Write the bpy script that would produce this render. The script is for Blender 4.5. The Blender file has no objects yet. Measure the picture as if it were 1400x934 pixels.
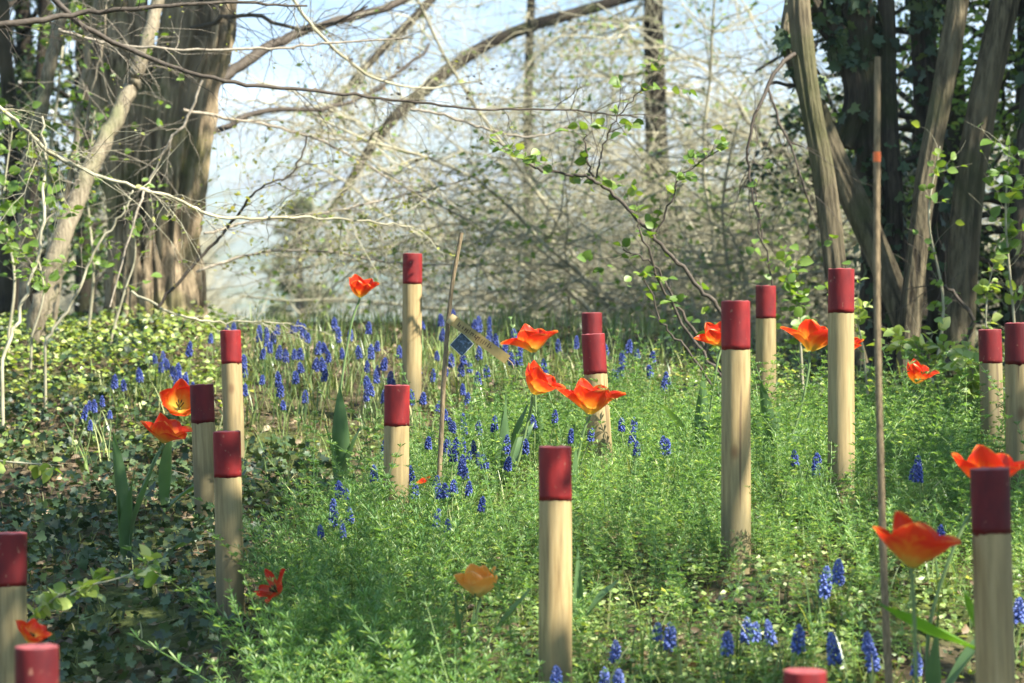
import bpy, math, random
import numpy as np
from mathutils import Vector, Matrix, noise as mnoise

random.seed(7)
rng = np.random.default_rng(11)
S = bpy.context.scene
COL = S.collection
R = math.radians

# ------------------------------------------------------------------ camera
CAM = np.array([0.0, 0.0, 1.2])
PITCH = R(5.48)
F = 3305.0                       # focal length in photo pixels (85 mm on 36 mm, 1400 px wide)
FWD = np.array([0, math.cos(PITCH), -math.sin(PITCH)])
UPV = np.array([0, math.sin(PITCH), math.cos(PITCH)])
cam = bpy.data.cameras.new('camera')
cam.lens = 85.0
cam.sensor_width = 36.0
cam.clip_start = 0.05
cam.clip_end = 12000
cam.dof.use_dof = True
cam.dof.focus_distance = 7.0
cam.dof.aperture_fstop = 4.6
cam.dof.aperture_blades = 9
co = bpy.data.objects.new('camera', cam)
COL.objects.link(co)
co.location = CAM
co.rotation_euler = (R(90) - PITCH, 0, 0)
S.camera = co

# ------------------------------------------------------------------ light
SUN_EL, SUN_AZ = R(48), R(65)     # azimuth counted from "behind the camera" towards the right
SDIR = np.array([math.cos(SUN_EL) * math.sin(SUN_AZ), -math.cos(SUN_EL) * math.cos(SUN_AZ), math.sin(SUN_EL)])
w = bpy.data.worlds.new('World')
S.world = w
w.use_nodes = True
nt = w.node_tree
bg = nt.nodes['Background']
sky = nt.nodes.new('ShaderNodeTexSky')
sky.sky_type = 'NISHITA'
sky.sun_disc = False
sky.sun_elevation = SUN_EL
sky.sun_rotation = math.atan2(SDIR[0], SDIR[1])
sky.dust_density = .7
sky.ozone_density = 2.2
tc = nt.nodes.new('ShaderNodeTexCoord')
mp = nt.nodes.new('ShaderNodeMapping')
mp.inputs['Scale'].default_value = (5, 5, 16)
nz = nt.nodes.new('ShaderNodeTexNoise')
nz.inputs['Scale'].default_value = 1.6
nz.inputs['Detail'].default_value = 5
cr = nt.nodes.new('ShaderNodeValToRGB')
cr.color_ramp.elements[0].position = .48
cr.color_ramp.elements[1].position = .72
mx = nt.nodes.new('ShaderNodeMixRGB')
mx.inputs[2].default_value = (6.6, 6.9, 7.2, 1)
nt.links.new(tc.outputs['Generated'], mp.inputs[0])
nt.links.new(mp.outputs[0], nz.inputs['Vector'])
nt.links.new(nz.outputs[0], cr.inputs[0])
nt.links.new(cr.outputs[0], mx.inputs[0])
bl = nt.nodes.new('ShaderNodeMixRGB')
bl.inputs[0].default_value = .8
bl.inputs[2].default_value = (2.0, 3.9, 6.3, 1)
nt.links.new(sky.outputs[0], bl.inputs[1])
nt.links.new(bl.outputs[0], mx.inputs[1])
nt.links.new(mx.outputs[0], bg.inputs[0])
bg.inputs[1].default_value = 0.062
sl = bpy.data.lights.new('sun', 'SUN')
sl.energy = 5.0
sl.angle = R(0.53)
sl.color = (1, .95, .86)
so = bpy.data.objects.new('sun', sl)
COL.objects.link(so)
so.rotation_euler = Vector(SDIR).to_track_quat('Z', 'Y').to_euler()
so.location = (6, -3, 8)
S.view_settings.view_transform = 'Standard'
S.view_settings.look = 'None'
S.view_settings.gamma = 1
S.view_settings.use_curve_mapping = False
S.view_settings.exposure = 1.76
S.cycles.max_bounces = 6
S.cycles.diffuse_bounces = 3
S.cycles.glossy_bounces = 2
S.cycles.transmission_bounces = 3
S.cycles.transparent_max_bounces = 4
S.cycles.volume_bounces = 0
S.cycles.use_denoising = True
S.cycles.denoiser = 'OPENIMAGEDENOISE'
S.cycles.sample_clamp_indirect = 6

# ------------------------------------------------------------------ pixel <-> world
def at(px, py, D):
    return CAM + D * (FWD + (px - 700) / F * np.array([1, 0, 0]) - (py - 467) / F * UPV)

def proj(P):
    q = np.asarray(P) - CAM
    d = q @ FWD
    return 700 + F * q[..., 0] / d, 467 - F * (q @ UPV) / d, d

# ------------------------------------------------------------------ terrain
CTRL = [(758, 1000, 5.1), (1006, 775, 5.9), (316, 890, 6.1), (286, 815, 7.3), (320, 690, 8.3), (563, 548, 8.9),
        (541, 697, 6.7), (822, 658, 7.2), (812, 610, 8.2), (1047, 598, 8.5), (1150, 655, 6.5), (1358, 640, 7.6),
        (1392, 720, 6.4), (1352, 1087, 4.45), (50, 1400, 3.99), (13, 1120, 5.2), (1100, 1440, 3.95),
        (500, 475, 10.4), (150, 452, 11.2), (20, 445, 11.6), (300, 462, 10.8), (700, 478, 10.3), (900, 500, 10.2),
        (1250, 515, 10.0), (1390, 520, 10.2), (60, 700, 7.6), (150, 560, 8.9), (1100, 540, 9.4), (465, 610, 7.6),
        (-200, 440, 12), (-200, 700, 7.8), (1600, 500, 10), (1600, 680, 7), (700, 1500, 3.6), (-600, 500, 10), (2000, 600, 8)]
CP = np.array([at(*c) for c in CTRL])

def ground(x, y):
    x = np.asarray(x, float); y = np.asarray(y, float)
    sh = x.shape
    xf = x.ravel(); yf = y.ravel()
    yc = np.clip(yf, 2.5, 12.5); xc = np.clip(xf, -5, 5)
    d2 = (xc[:, None] - CP[None, :, 0]) ** 2 + (yc[:, None] - CP[None, :, 1]) ** 2
    wt = np.exp(-d2 / (2 * .62 ** 2)) + 2e-4 / (d2 + .6)
    z = (wt * CP[None, :, 2]).sum(1) / wt.sum(1)
    z += .012 * np.sin(xf * 5.1 + 1) * np.sin(yf * 4.3) + .007 * np.sin(xf * 11 + yf * 7)
    s = np.maximum(0, yf - 11.2)
    drop = 58 * (1 - np.exp(-(s / 58.0) * .19)) - 0 * s
    drop = np.where(s < 3, drop * (s / 3) ** .6 * 1.0, drop)
    z = z - drop
    t = np.clip((yf - 1100) / 2600, 0, 1)
    hill = 62 * t * t * (3 - 2 * t)
    hill *= 1 + .22 * np.sin(xf / 420. + .8) + .12 * np.sin(xf / 170. + yf / 300.) + .06 * np.sin(xf / 61.)
    z = z + hill
    return z.reshape(sh)

def gz(x, y):
    return float(ground(np.array([x]), np.array([y]))[0])

def drop_on(px, py, h=0.0, d0=3.2, d1=11.0):
    """nearest point along the pixel's ray that is h above the ground; d1 when it never meets it"""
    Ds = np.linspace(d0, d1, 400)
    P = CAM + Ds[:, None] * (FWD + (px - 700) / F * np.array([1, 0, 0]) - (py - 467) / F * UPV)[None]
    k = np.nonzero(P[:, 2] - ground(P[:, 0], P[:, 1]) < h)[0]
    i = k[0] if len(k) else len(Ds) - 1
    return P[i], Ds[i]

# ------------------------------------------------------------------ mesh helpers
class MB:
    def __init__(s):
        s.v = []; s.q = []; s.t = []; s.a = []; s.n = 0
    def add(s, v, quads=None, tris=None, a=None):
        v = np.asarray(v, np.float32).reshape(-1, 3)
        if quads is not None and len(quads): s.q.append(np.asarray(quads, np.int64) + s.n)
        if tris is not None and len(tris): s.t.append(np.asarray(tris, np.int64) + s.n)
        s.v.append(v)
        s.a.append(np.zeros(len(v), np.float32) if a is None else np.asarray(a, np.float32).ravel())
        s.n += len(v)
    def mesh(s, name, m, off=(0, 0, 0), smooth=True):
        v = np.concatenate(s.v) - np.asarray(off, np.float32)[None]
        q = np.concatenate(s.q) if s.q else np.zeros((0, 4), np.int64)
        t = np.concatenate(s.t) if s.t else np.zeros((0, 3), np.int64)
        me = bpy.data.meshes.new(name)
        me.vertices.add(len(v)); me.vertices.foreach_set('co', v.astype(np.float32).ravel())
        me.loops.add(q.size + t.size)
        me.loops.foreach_set('vertex_index', np.concatenate([q.ravel(), t.ravel()]).astype(np.int32))
        me.polygons.add(len(q) + len(t))
        ls = np.concatenate([np.arange(len(q)) * 4, q.size + np.arange(len(t)) * 3]).astype(np.int32)
        me.polygons.foreach_set('loop_start', ls)
        me.polygons.foreach_set('use_smooth', np.full(len(ls), smooth))
        at_ = me.attributes.new('t', 'FLOAT', 'POINT')
        at_.data.foreach_set('value', np.concatenate(s.a))
        me.update(calc_edges=True)
        me.validate()
        if m: me.materials.append(m)
        return me
    def obj(s, name, m, parent=None, smooth=True, local=False):
        off = (0, 0, 0)
        if parent is not None and not local: off = tuple(parent.location)
        o = bpy.data.objects.new(name, s.mesh(name, m, off, smooth))
        COL.objects.link(o)
        if parent is not None: o.parent = parent
        return o

def tag(o, label=None, cat=None, group=None, kind=None):
    if label: o['label'] = label
    if cat: o['category'] = cat
    if group: o['group'] = group
    if kind: o['kind'] = kind
    return o

def thing(name, label, cat, loc=(0, 0, 0), group=None):
    o = bpy.data.objects.new(name, None)
    o.empty_display_size = .05
    COL.objects.link(o)
    o.location = [float(c) for c in loc]
    return tag(o, label, cat, group)

def norm(v):
    return v / np.maximum(1e-9, np.linalg.norm(v, axis=-1, keepdims=True))

def smooth_path(pts, n=6):
    """Catmull-Rom through rows of (x,y,z,...)"""
    p = np.asarray(pts, float)
    if len(p) < 3:
        t = np.linspace(0, 1, n + 1)[:, None]
        return p[0] * (1 - t) + p[-1] * t
    e = np.concatenate([[2 * p[0] - p[1]], p, [2 * p[-1] - p[-2]]])
    out = []
    for i in range(1, len(e) - 2):
        t = np.linspace(0, 1, n, endpoint=False)[:, None]
        a, b, c, d = e[i - 1], e[i], e[i + 1], e[i + 2]
        out.append(.5 * (2 * b + (c - a) * t + (2 * a - 5 * b + 4 * c - d) * t ** 2 + (3 * b - a - 3 * c + d) * t ** 3))
    out.append(p[-1:])
    return np.concatenate(out)

def tubes(mb, P, r, sides=3, a=None):
    """P (N,K,3) centre lines, r (N,K) radii -> N tubes"""
    P = np.asarray(P, float); N, K, _ = P.shape
    T = np.empty_like(P)
    T[:, 1:-1] = P[:, 2:] - P[:, :-2]; T[:, 0] = P[:, 1] - P[:, 0]; T[:, -1] = P[:, -1] - P[:, -2]
    T = norm(T)
    main = norm(P[:, -1] - P[:, 0])
    ref = np.where(np.abs(main[:, 2:3]) > .75, np.array([[0.3, 1, 0.0]]), np.array([[0, 0, 1.0]]))
    ref = np.repeat(ref[:, None], K, 1)
    U = norm(np.cross(T, ref)); V = np.cross(T, U)
    ang = np.arange(sides) / sides * 2 * math.pi
    ring = P[:, :, None] + r[:, :, None, None] * (np.cos(ang)[None, None, :, None] * U[:, :, None] + np.sin(ang)[None, None, :, None] * V[:, :, None])
    idx = np.arange(N * K * sides).reshape(N, K, sides)
    nx = np.roll(idx, -1, 2)
    q = np.stack([idx[:, :-1], idx[:, 1:], nx[:, 1:], nx[:, :-1]], -1).reshape(-1, 4)
    mb.add(ring, quads=q, a=None if a is None else np.repeat(np.asarray(a).reshape(N, K), sides))

def tube(mb, path, r0, r1=None, sides=6, a=None):
    path = np.asarray(path, float); K = len(path)
    r = np.asarray(r0, float) if np.ndim(r0) else np.linspace(r0, r0 if r1 is None else r1, K)
    tubes(mb, path[None], r[None], sides, None if a is None else np.asarray(a)[None])

def cap(mb, c, r, nrm=(0, 0, 1), sides=8):
    n = norm(np.asarray(nrm, float)); u = norm(np.cross(n, [0.3, 1, .1])); v = np.cross(n, u)
    ang = np.arange(sides) / sides * 2 * math.pi
    ring = np.asarray(c) + r * (np.cos(ang)[:, None] * u + np.sin(ang)[:, None] * v)
    mb.add(np.concatenate([[c], ring]), tris=[(0, 1 + i, 1 + (i + 1) % sides) for i in range(sides)])

def lathe(mb, prof, sides=32, wob=None, a=None):
    """prof list of (r, z); wob(ang, z) multiplies the radius"""
    ang = np.arange(sides) / sides * 2 * math.pi
    V = []
    for r, z in prof:
        k = wob(ang, z) if wob else 1
        V.append(np.stack([r * k * np.cos(ang), r * k * np.sin(ang), np.full(sides, z)], -1))
    n = len(prof); idx = np.arange(n * sides).reshape(n, sides); nx = np.roll(idx, -1, 1)
    q = np.stack([idx[:-1], nx[:-1], nx[1:], idx[1:]], -1).reshape(-1, 4)
    mb.add(np.concatenate(V), quads=q, a=a)

def inst(mb, proto, loc, mats, scale):
    """copies of proto=(V, quads, tris, a): mats (N,3,3) columns are the axes"""
    V, q, t, a = proto
    N = len(loc)
    if N == 0: return
    W = np.einsum('nij,vj->nvi', mats, V) * np.asarray(scale).reshape(-1, 1, 1) + np.asarray(loc)[:, None]
    o = (np.arange(N) * len(V))[:, None, None]
    mb.add(W, quads=None if q is None else (q[None] + o).reshape(-1, 4),
           tris=None if t is None else (t[None] + o).reshape(-1, 3), a=np.tile(a, N))

def axes(d, n):
    y = norm(np.asarray(d, float)); x = norm(np.cross(y, n)); z = np.cross(x, y)
    return np.stack([x, y, z], -1)

def rotz(a):
    c, s = np.cos(a), np.sin(a); o = np.zeros_like(c)
    return np.stack([np.stack([c, -s, o], -1), np.stack([s, c, o], -1), np.stack([o, o, o + 1], -1)], -2)

def rdir(n, zlo=-1, zhi=1):
    z = rng.uniform(zlo, zhi, n); a = rng.uniform(0, 2 * math.pi, n); c = np.sqrt(1 - z * z)
    return np.stack([c * np.cos(a), c * np.sin(a), z], -1)

# leaf prototypes: along +Y, unit length, normal +Z
def leaf_ovate(wd=.3, bend=.12, fold=.1):
    ys = [0, .22, .5, .78, 1]; ws = [0.02, .8, 1, .62, 0]
    V = []
    for y, k in zip(ys, ws):
        z = -bend * y * y
        V += [(-wd * k, y, z + fold * k), (0, y, z), (wd * k, y, z + fold * k)]
    q = []
    for i in range(4):
        b = i * 3
        q += [(b, b + 1, b + 4, b + 3), (b + 1, b + 2, b + 5, b + 4)]
    V = np.array(V, float)
    return V, np.array(q), None, V[:, 1].copy()

def leaf_small(wd=.3, fold=.08):
    V = np.array([(0, 0, 0), (-wd, .45, fold), (0, 1, -.06), (wd, .45, fold)], float)
    return V, None, np.array([(0, 2, 1), (0, 3, 2)]), V[:, 1].copy()

def leaf_ivy():
    out = [(0, 0), (.28, -.12), (.52, .1), (.36, .32), (.5, .62), (.2, .6), (0, 1), (-.2, .6), (-.5, .62), (-.36, .32), (-.52, .1), (-.28, -.12)]
    V = [(0, .3, -.05)] + [(x, y, .06 * abs(x) * 2 - .05 * y * y) for x, y in out]
    n = len(out)
    V = np.array(V, float)
    return V, None, np.array([(0, 1 + i, 1 + (i + 1) % n) for i in range(n)]), V[:, 1].copy()

# ------------------------------------------------------------------ materials
def mat(name):
    m = bpy.data.materials.new(name); m.use_nodes = True
    return m, m.node_tree, m.node_tree.nodes['Principled BSDF']

def N_(nt, kind, **kw):
    n = nt.nodes.new('ShaderNode' + kind)
    for k, v in kw.items(): setattr(n, k, v)
    return n

def noise_(nt, scale, detail=4, vec=None, rough=.55):
    n = N_(nt, 'TexNoise'); n.inputs['Scale'].default_value = scale; n.inputs['Detail'].default_value = detail
    n.inputs['Roughness'].default_value = rough
    if vec is not None: nt.links.new(vec, n.inputs['Vector'])
    return n.outputs[0]

def ramp_(nt, fac, stops):
    n = N_(nt, 'ValToRGB'); el = n.color_ramp.elements
    while len(el) < len(stops): el.new(.5)
    for e, (p, c) in zip(el, stops):
        e.position = p; e.color = (*c, 1) if len(c) == 3 else c
    nt.links.new(fac, n.inputs[0])
    return n.outputs[0]

def mix_(nt, fac, a, b, mode='MIX'):
    n = N_(nt, 'MixRGB', blend_type=mode)
    for i, x in ((0, fac), (1, a), (2, b)):
        if isinstance(x, (int, float)): n.inputs[i].default_value = x
        elif isinstance(x, tuple): n.inputs[i].default_value = (*x, 1)
        else: nt.links.new(x, n.inputs[i])
    return n.outputs[0]

def bump_(nt, h, bsdf, st=.4, dist=.01):
    b = N_(nt, 'Bump'); b.inputs['Strength'].default_value = st; b.inputs['Distance'].default_value = dist
    nt.links.new(h, b.inputs['Height']); nt.links.new(b.outputs[0], bsdf.inputs['Normal'])

def coord(nt, kind='Object', scale=(1, 1, 1), rnd=False):
    t = N_(nt, 'TexCoord'); m = N_(nt, 'Mapping'); m.inputs['Scale'].default_value = scale
    src = t.outputs[kind]
    if rnd:
        oi = N_(nt, 'ObjectInfo'); ad = N_(nt, 'VectorMath', operation='ADD')
        mu = N_(nt, 'Math', operation='MULTIPLY'); mu.inputs[1].default_value = 37.0
        nt.links.new(oi.outputs['Random'], mu.inputs[0])
        nt.links.new(src, ad.inputs[0]); nt.links.new(mu.outputs[0], ad.inputs[1]); src = ad.outputs[0]
    nt.links.new(src, m.inputs[0])
    return m.outputs[0]

def leaf_mat(name, c1, c2, c3=None, trans=.35, rough=.45, patch=1.2, tcol=(1.5, 1.4, .5)):
    m, nt, b = mat(name)
    g = N_(nt, 'NewGeometry')
    stops = [(0, c1), (.75, c2)] + ([(1, c3)] if c3 else [])
    c = ramp_(nt, g.outputs['Random Per Island'], stops)
    p = ramp_(nt, noise_(nt, patch, 3, coord(nt)), [(.3, (.62, .66, .6)), (.7, (1.2, 1.15, 1.05))])
    c = mix_(nt, 1, c, p, 'MULTIPLY')
    nt.links.new(c, b.inputs['Base Color'])
    b.inputs['Roughness'].default_value = rough
    b.inputs['Specular IOR Level'].default_value = .45
    tr = N_(nt, 'BsdfTranslucent')
    nt.links.new(mix_(nt, 1, c, tcol, 'MULTIPLY'), tr.inputs[0])
    ms = N_(nt, 'MixShader'); ms.inputs[0].default_value = trans
    nt.links.new(b.outputs[0], ms.inputs[1]); nt.links.new(tr.outputs[0], ms.inputs[2])
    nt.links.new(ms.outputs[0], nt.nodes['Material Output'].inputs[0])
    return m

def bark_mat(name, dark, light, moss=None, sc=1.0, st=.8, ridge=False):
    m, nt, b = mat(name)
    v = coord(nt, 'Object', (9 * sc, 9 * sc, 1.6 * sc))
    n1 = noise_(nt, 4, 6, v, .65)
    c = ramp_(nt, n1, [(.38, dark), (.58, light)])
    if ridge:
        ra = N_(nt, 'Attribute'); ra.attribute_name = 't'
        c = mix_(nt, ramp_(nt, ra.outputs['Fac'], [(.3, (.85, .85, .85)), (.62, (0, 0, 0))]), c, tuple(x * .45 for x in dark))
    n3 = noise_(nt, 2.2, 3, coord(nt))
    c = mix_(nt, ramp_(nt, n3, [(.4, (0, 0, 0)), (.7, (.6, .6, .6))]), c, tuple(x * 1.4 for x in light))
    if moss:
        c = mix_(nt, ramp_(nt, noise_(nt, 3.1, 4, coord(nt)), [(.5, (0, 0, 0)), (.68, (.75, .75, .75))]), c, moss)
    nt.links.new(c, b.inputs['Base Color'])
    b.inputs['Roughness'].default_value = .85
    b.inputs['Specular IOR Level'].default_value = .2
    bump_(nt, n1, b, st, .02)
    return m

def plain_mat(name, c1, c2, scale=30, rough=.7, spec=.3):
    m, nt, b = mat(name)
    c = ramp_(nt, noise_(nt, scale, 4, coord(nt)), [(.3, c1), (.7, c2)])
    nt.links.new(c, b.inputs['Base Color'])
    b.inputs['Roughness'].default_value = rough; b.inputs['Specular IOR Level'].default_value = spec
    return m

# ground
def ground_mat():
    m, nt, b = mat('woodland_ground')
    v = coord(nt)
    near = ramp_(nt, noise_(nt, 26, 6, v), [(.32, (.028, .02, .012)), (.5, (.06, .045, .026)), (.68, (.13, .1, .06))])
    moss = ramp_(nt, noise_(nt, 40, 4, v), [(.35, (.03, .045, .01)), (.65, (.09, .11, .03))])
    near = mix_(nt, ramp_(nt, noise_(nt, 1.6, 3, v), [(.42, (0, 0, 0)), (.58, (.85, .85, .85))]), near, moss)
    far = ramp_(nt, noise_(nt, .011, 5, v), [(.3, (.04, .06, .025)), (.42, (.08, .11, .045)), (.52, (.13, .13, .075)), (.7, (.19, .175, .12))])
    wood = mix_(nt, ramp_(nt, noise_(nt, .004, 4, v), [(.5, (0, 0, 0)), (.54, (1, 1, 1))]), far, (.07, .06, .045))
    sx = N_(nt, 'SeparateXYZ'); nt.links.new(v, sx.inputs[0])
    mr = N_(nt, 'MapRange'); mr.inputs[1].default_value = 14; mr.inputs[2].default_value = 60
    nt.links.new(sx.outputs[1], mr.inputs[0])
    mr2 = N_(nt, 'MapRange'); mr2.inputs[1].default_value = 1000; mr2.inputs[2].default_value = 1500
    nt.links.new(sx.outputs[1], mr2.inputs[0])
    c = mix_(nt, mr.outputs[0], near, mix_(nt, mr2.outputs[0], far, wood))
    nt.links.new(c, b.inputs['Base Color'])
    b.inputs['Roughness'].default_value = .95; b.inputs['Specular IOR Level'].default_value = .1
    bump_(nt, noise_(nt, 60, 5, v), b, .7, .01)
    return m

xs = np.concatenate([-np.geomspace(4900, 4.3, 55), np.linspace(-4.2, 4.2, 130), np.geomspace(4.3, 4900, 55)])
ys = np.concatenate([np.linspace(-44, 2.2, 14), np.linspace(2.3, 14, 160), np.geomspace(14.2, 5800, 110)])
X, Y = np.meshgrid(xs, ys, indexing='ij')
Z = ground(X, Y)
gi = np.arange(X.size).reshape(X.shape)
mb = MB()
mb.add(np.stack([X, Y, Z], -1), quads=np.stack([gi[:-1, :-1], gi[1:, :-1], gi[1:, 1:], gi[:-1, 1:]], -1).reshape(-1, 4))
tag(mb.obj('ground', ground_mat()), 'woodland bank falling away to a hazy valley and low hills', 'ground', kind='structure')

# haze: one box of even pale air round everything
m, nt, b = mat('valley_haze')
nt.nodes.remove(b)
pv = N_(nt, 'VolumePrincipled')
pv.inputs['Color'].default_value = (.74, .87, 1, 1)
pv.inputs['Density'].default_value = .0005
nt.links.new(pv.outputs[0], nt.nodes['Material Output'].inputs['Volume'])
m.cycles.homogeneous_volume = True
zl, zh = float(Z.min()) - 1, max(14.0, float(Z.max()) + 1)
mb = MB()
V = [(x, y, z) for z in (zl, zh) for y in (-46, 5900) for x in (-5000, 5000)]
mb.add(V, quads=[(0, 2, 3, 1), (4, 5, 7, 6), (0, 1, 5, 4), (2, 6, 7, 3), (0, 4, 6, 2), (1, 3, 7, 5)])
tag(mb.obj('haze', m, smooth=False), 'pale haze filling the valley air', 'haze', kind='stuff')

# shared materials
BARK_BIG = bark_mat('shaggy_bark', (.034, .023, .012), (.34, .26, .16), (.13, .14, .04), 1.0, 1, True)
BARK_PALE = bark_mat('pale_bark', (.09, .07, .045), (.25, .21, .14), (.17, .18, .08), 2.5, .4)
BARK_DARK = bark_mat('dark_bark', (.022, .017, .011), (.065, .052, .034), (.035, .045, .012), 1.2, .9, True)
BARK_GREY = bark_mat('grey_bark', (.024, .018, .010), (.15, .122, .072), (.07, .075, .026), 1.1, .9, True)
TWIG_DARK = plain_mat('dark_twig', (.035, .027, .018), (.09, .07, .05), 60)
TWIG_PALE = plain_mat('pale_twig', (.16, .13, .09), (.36, .31, .23), 60)
TWIG_OLIVE = plain_mat('olive_twig', (.13, .12, .065), (.32, .295, .18), 8)
TWIG_TAN = plain_mat('tan_twig', (.20, .18, .105), (.47, .43, .295), 8)
LEAF_SPRING = leaf_mat('spring_leaf', (.10, .19, .03), (.19, .30, .06), (.3, .38, .1), .42, .45)
LEAF_BUD = leaf_mat('bud_leaf', (.2, .24, .06), (.34, .36, .12), (.42, .36, .14), .45, .5)
LEAF_DARK = leaf_mat('evergreen_leaf', (.012, .03, .009), (.035, .07, .02), (.10, .16, .05), .25, .35)
LEAF_IVY = leaf_mat('ivy_leaf', (.014, .032, .012), (.045, .085, .03), (.12, .16, .055), .15, .5, 3)
LEAF_CLEAV = leaf_mat('cleaver_leaf', (.085, .185, .055), (.205, .375, .125), (.47, .585, .30), .42, .36, 2.5)
LEAF_STRAP = leaf_mat('strap_leaf', (.07, .13, .04), (.22, .30, .10), (.52, .53, .28), .3, .33, 3)
LEAF_MOSS = leaf_mat('moss_blade', (.09, .115, .035), (.23, .26, .085), (.48, .44, .23), .3, .5, 4)
LEAF_LOW = leaf_mat('low_weed_leaf', (.11, .18, .045), (.31, .42, .135), (.58, .61, .32), .35, .36, 3)
LEAF_BRIGHT = leaf_mat('bright_weed_leaf', (.15, .25, .05), (.36, .45, .125), (.6, .62, .34), .4, .32, 2)  # light green; on the left sprigs it stands in for missing sunlight
LEAF_CONE = leaf_mat('grey_green_needles', (.06, .085, .035), (.15, .175, .08), (.30, .31, .17), .3, .5, 2)
LITTER = leaf_mat('dry_leaf', (.07, .045, .025), (.2, .14, .08), (.40, .31, .21), .15, .6, 3, (1, .8, .5))
TULIP_LEAF = leaf_mat('tulip_leaf', (.075, .15, .06), (.125, .21, .095), None, .32, .35, 6, (1.4, 1.5, .4))
TULIP_LEAF_SUNLIT = leaf_mat('tulip_leaf_sunlit', (.11, .25, .03), (.15, .30, .04), None, .42, .35, 6, (1.4, 1.5, .4))  # backlit glow of the long leaf put into a brighter green
TULIP_STEM = plain_mat('tulip_stem', (.10, .16, .05), (.17, .24, .09), 20, .5)

# ------------------------------------------------------------------ big left tree (two shaggy stems on one bole)
def ridged(mb, path, rad, sides=72, seed=0, amp=.16, k=9):
    path = np.asarray(path, float); rad = np.asarray(rad, float)
    K = len(path); ang = np.arange(sides) / sides * 2 * math.pi
    V = np.zeros((K, sides, 3)); AA = np.zeros((K, sides))
    T = np.gradient(path, axis=0); T = norm(T)
    U = norm(np.cross(np.array([0, 1.0, 0])[None], T)); W = np.cross(T, U)
    for i in range(K):
        z = path[i, 2]
        for j in range(sides):
            a = ang[j]
            q = Vector((math.cos(a) * k / 3 + seed, math.sin(a) * k / 3, z * .7))
            n = mnoise.noise(q) * .8
            u_ = Vector((math.cos(a) * k * .8 + seed, math.sin(a) * k * .8, z * 1.1))
            n += .75 - 1.9 * abs(mnoise.noise(u_)) ** .8 + .5 * mnoise.noise(Vector((u_.x * 2.1, u_.y * 2.1, z * 3)))
            n += .35 * mnoise.noise(Vector((u_.x * 4, u_.y * 4, z * 8)))
            r = rad[i] * (1 + amp * n); AA[i, j] = .5 + .45 * n
            V[i, j] = path[i] + r * (math.cos(a) * U[i] + math.sin(a) * W[i])
    idx = np.arange(K * sides).reshape(K, sides); nx = np.roll(idx, -1, 1)
    mb.add(V, quads=np.stack([idx[:-1], nx[:-1], nx[1:], idx[1:]], -1).reshape(-1, 4), a=AA)

def ptrunk(pix, n=8):
    """rows (px, py, D, width_px) -> smooth path and radii"""
    rows = np.array([list(at(p[0], p[1], p[2])) + [p[3] / F * p[2] / 2] for p in pix])
    s = smooth_path(rows, n)
    return s[:, :3], np.maximum(.0008, s[:, 3])

def rooted(pix, n=8, sink=.15):
    """like ptrunk but the first row is carried down to the ground"""
    p, r = ptrunk(pix, n)
    g = gz(p[0, 0], p[0, 1])
    if p[0, 2] > g - sink:
        p = np.concatenate([[[p[0, 0], p[0, 1], g - sink]], p]); r = np.concatenate([[r[0] * 1.12], r])
    return p, r

def twigs(mb, starts, dirs, L, r, K=6, droop=.25, wob=.25, sides=3, leaves=None, nleaf=0, size=.03, proto=None, lmb=None):
    N = len(starts)
    d = norm(dirs); P = np.zeros((N, K, 3)); P[:, 0] = starts
    for k in range(1, K):
        d = norm(d + rng.normal(0, wob, (N, 3)) - np.array([0, 0, droop / K])[None])
        P[:, k] = P[:, k - 1] + d * (np.asarray(L) / (K - 1)).reshape(-1, 1)
    rr = np.asarray(r).reshape(-1, 1) * np.linspace(1, .35, K)[None]
    tubes(mb, P, rr, sides)
    if lmb is not None and nleaf:
        ii = rng.integers(0, N, int(N * nleaf)); kk = rng.integers(1, K, len(ii)); f = rng.random(len(ii))[:, None]
        pos = P[ii, kk - 1] * (1 - f) + P[ii, kk] * f
        ld = norm(P[ii, kk] - P[ii, kk - 1]) * .5 + rdir(len(ii), -.5, .6)
        inst(lmb, proto, pos, axes(ld, rdir(len(ii), .2, 1)), size * rng.uniform(.5, 1.2, len(ii)))
    return P

OV = leaf_ovate(); OVW = leaf_ovate(.4, .15, .12); SM = leaf_small(); IVY = leaf_ivy()

def on_path(p, n, lo=0.0, hi=1.0):
    t = rng.uniform(lo, hi, n) * (len(p) - 1.001)
    i = t.astype(int); f = (t - i)[:, None]
    return p[i] * (1 - f) + p[i + 1] * f, norm(p[i + 1] - p[i])

D = 11.6
base = at(212, 470, D)
tl = thing('old_tree', 'thick old tree with shaggy ridged bark forking into two stems', 'tree', (base[0], base[1], gz(base[0], base[1])))
mb = MB()
p, r = ptrunk([(214, 560, D, 175), (213, 470, D, 142), (210, 420, D, 124), (208, 340, D, 114), (207, 270, D, 112), (208, 200, D, 114), (212, 140, D, 108), (214, 95, D, 90)], 14)
ridged(mb, p, r, 200, 3, .17, 7)
p, r = ptrunk([(205, 420, D, 60), (192, 290, D, 78), (178, 180, D, 76), (167, 90, D, 84), (160, 0, D, 78), (150, -140, D, 74), (120, -420, D + .2, 66), (60, -760, D + .5, 40)], 12)
ridged(mb, p, r, 130, 8, .2, 5)
p, r = ptrunk([(222, 420, D - .02, 60), (226, 300, D - .04, 90), (240, 190, D - .05, 88), (254, 110, D - .05, 84), (270, 40, D - .05, 90), (280, -60, D, 86), (320, -300, D, 80), (380, -700, D, 46)], 12)
ridged(mb, p, r, 130, 14, .2, 5)
mb.obj('trunk', BARK_BIG, tl)
mb = MB()
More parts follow.
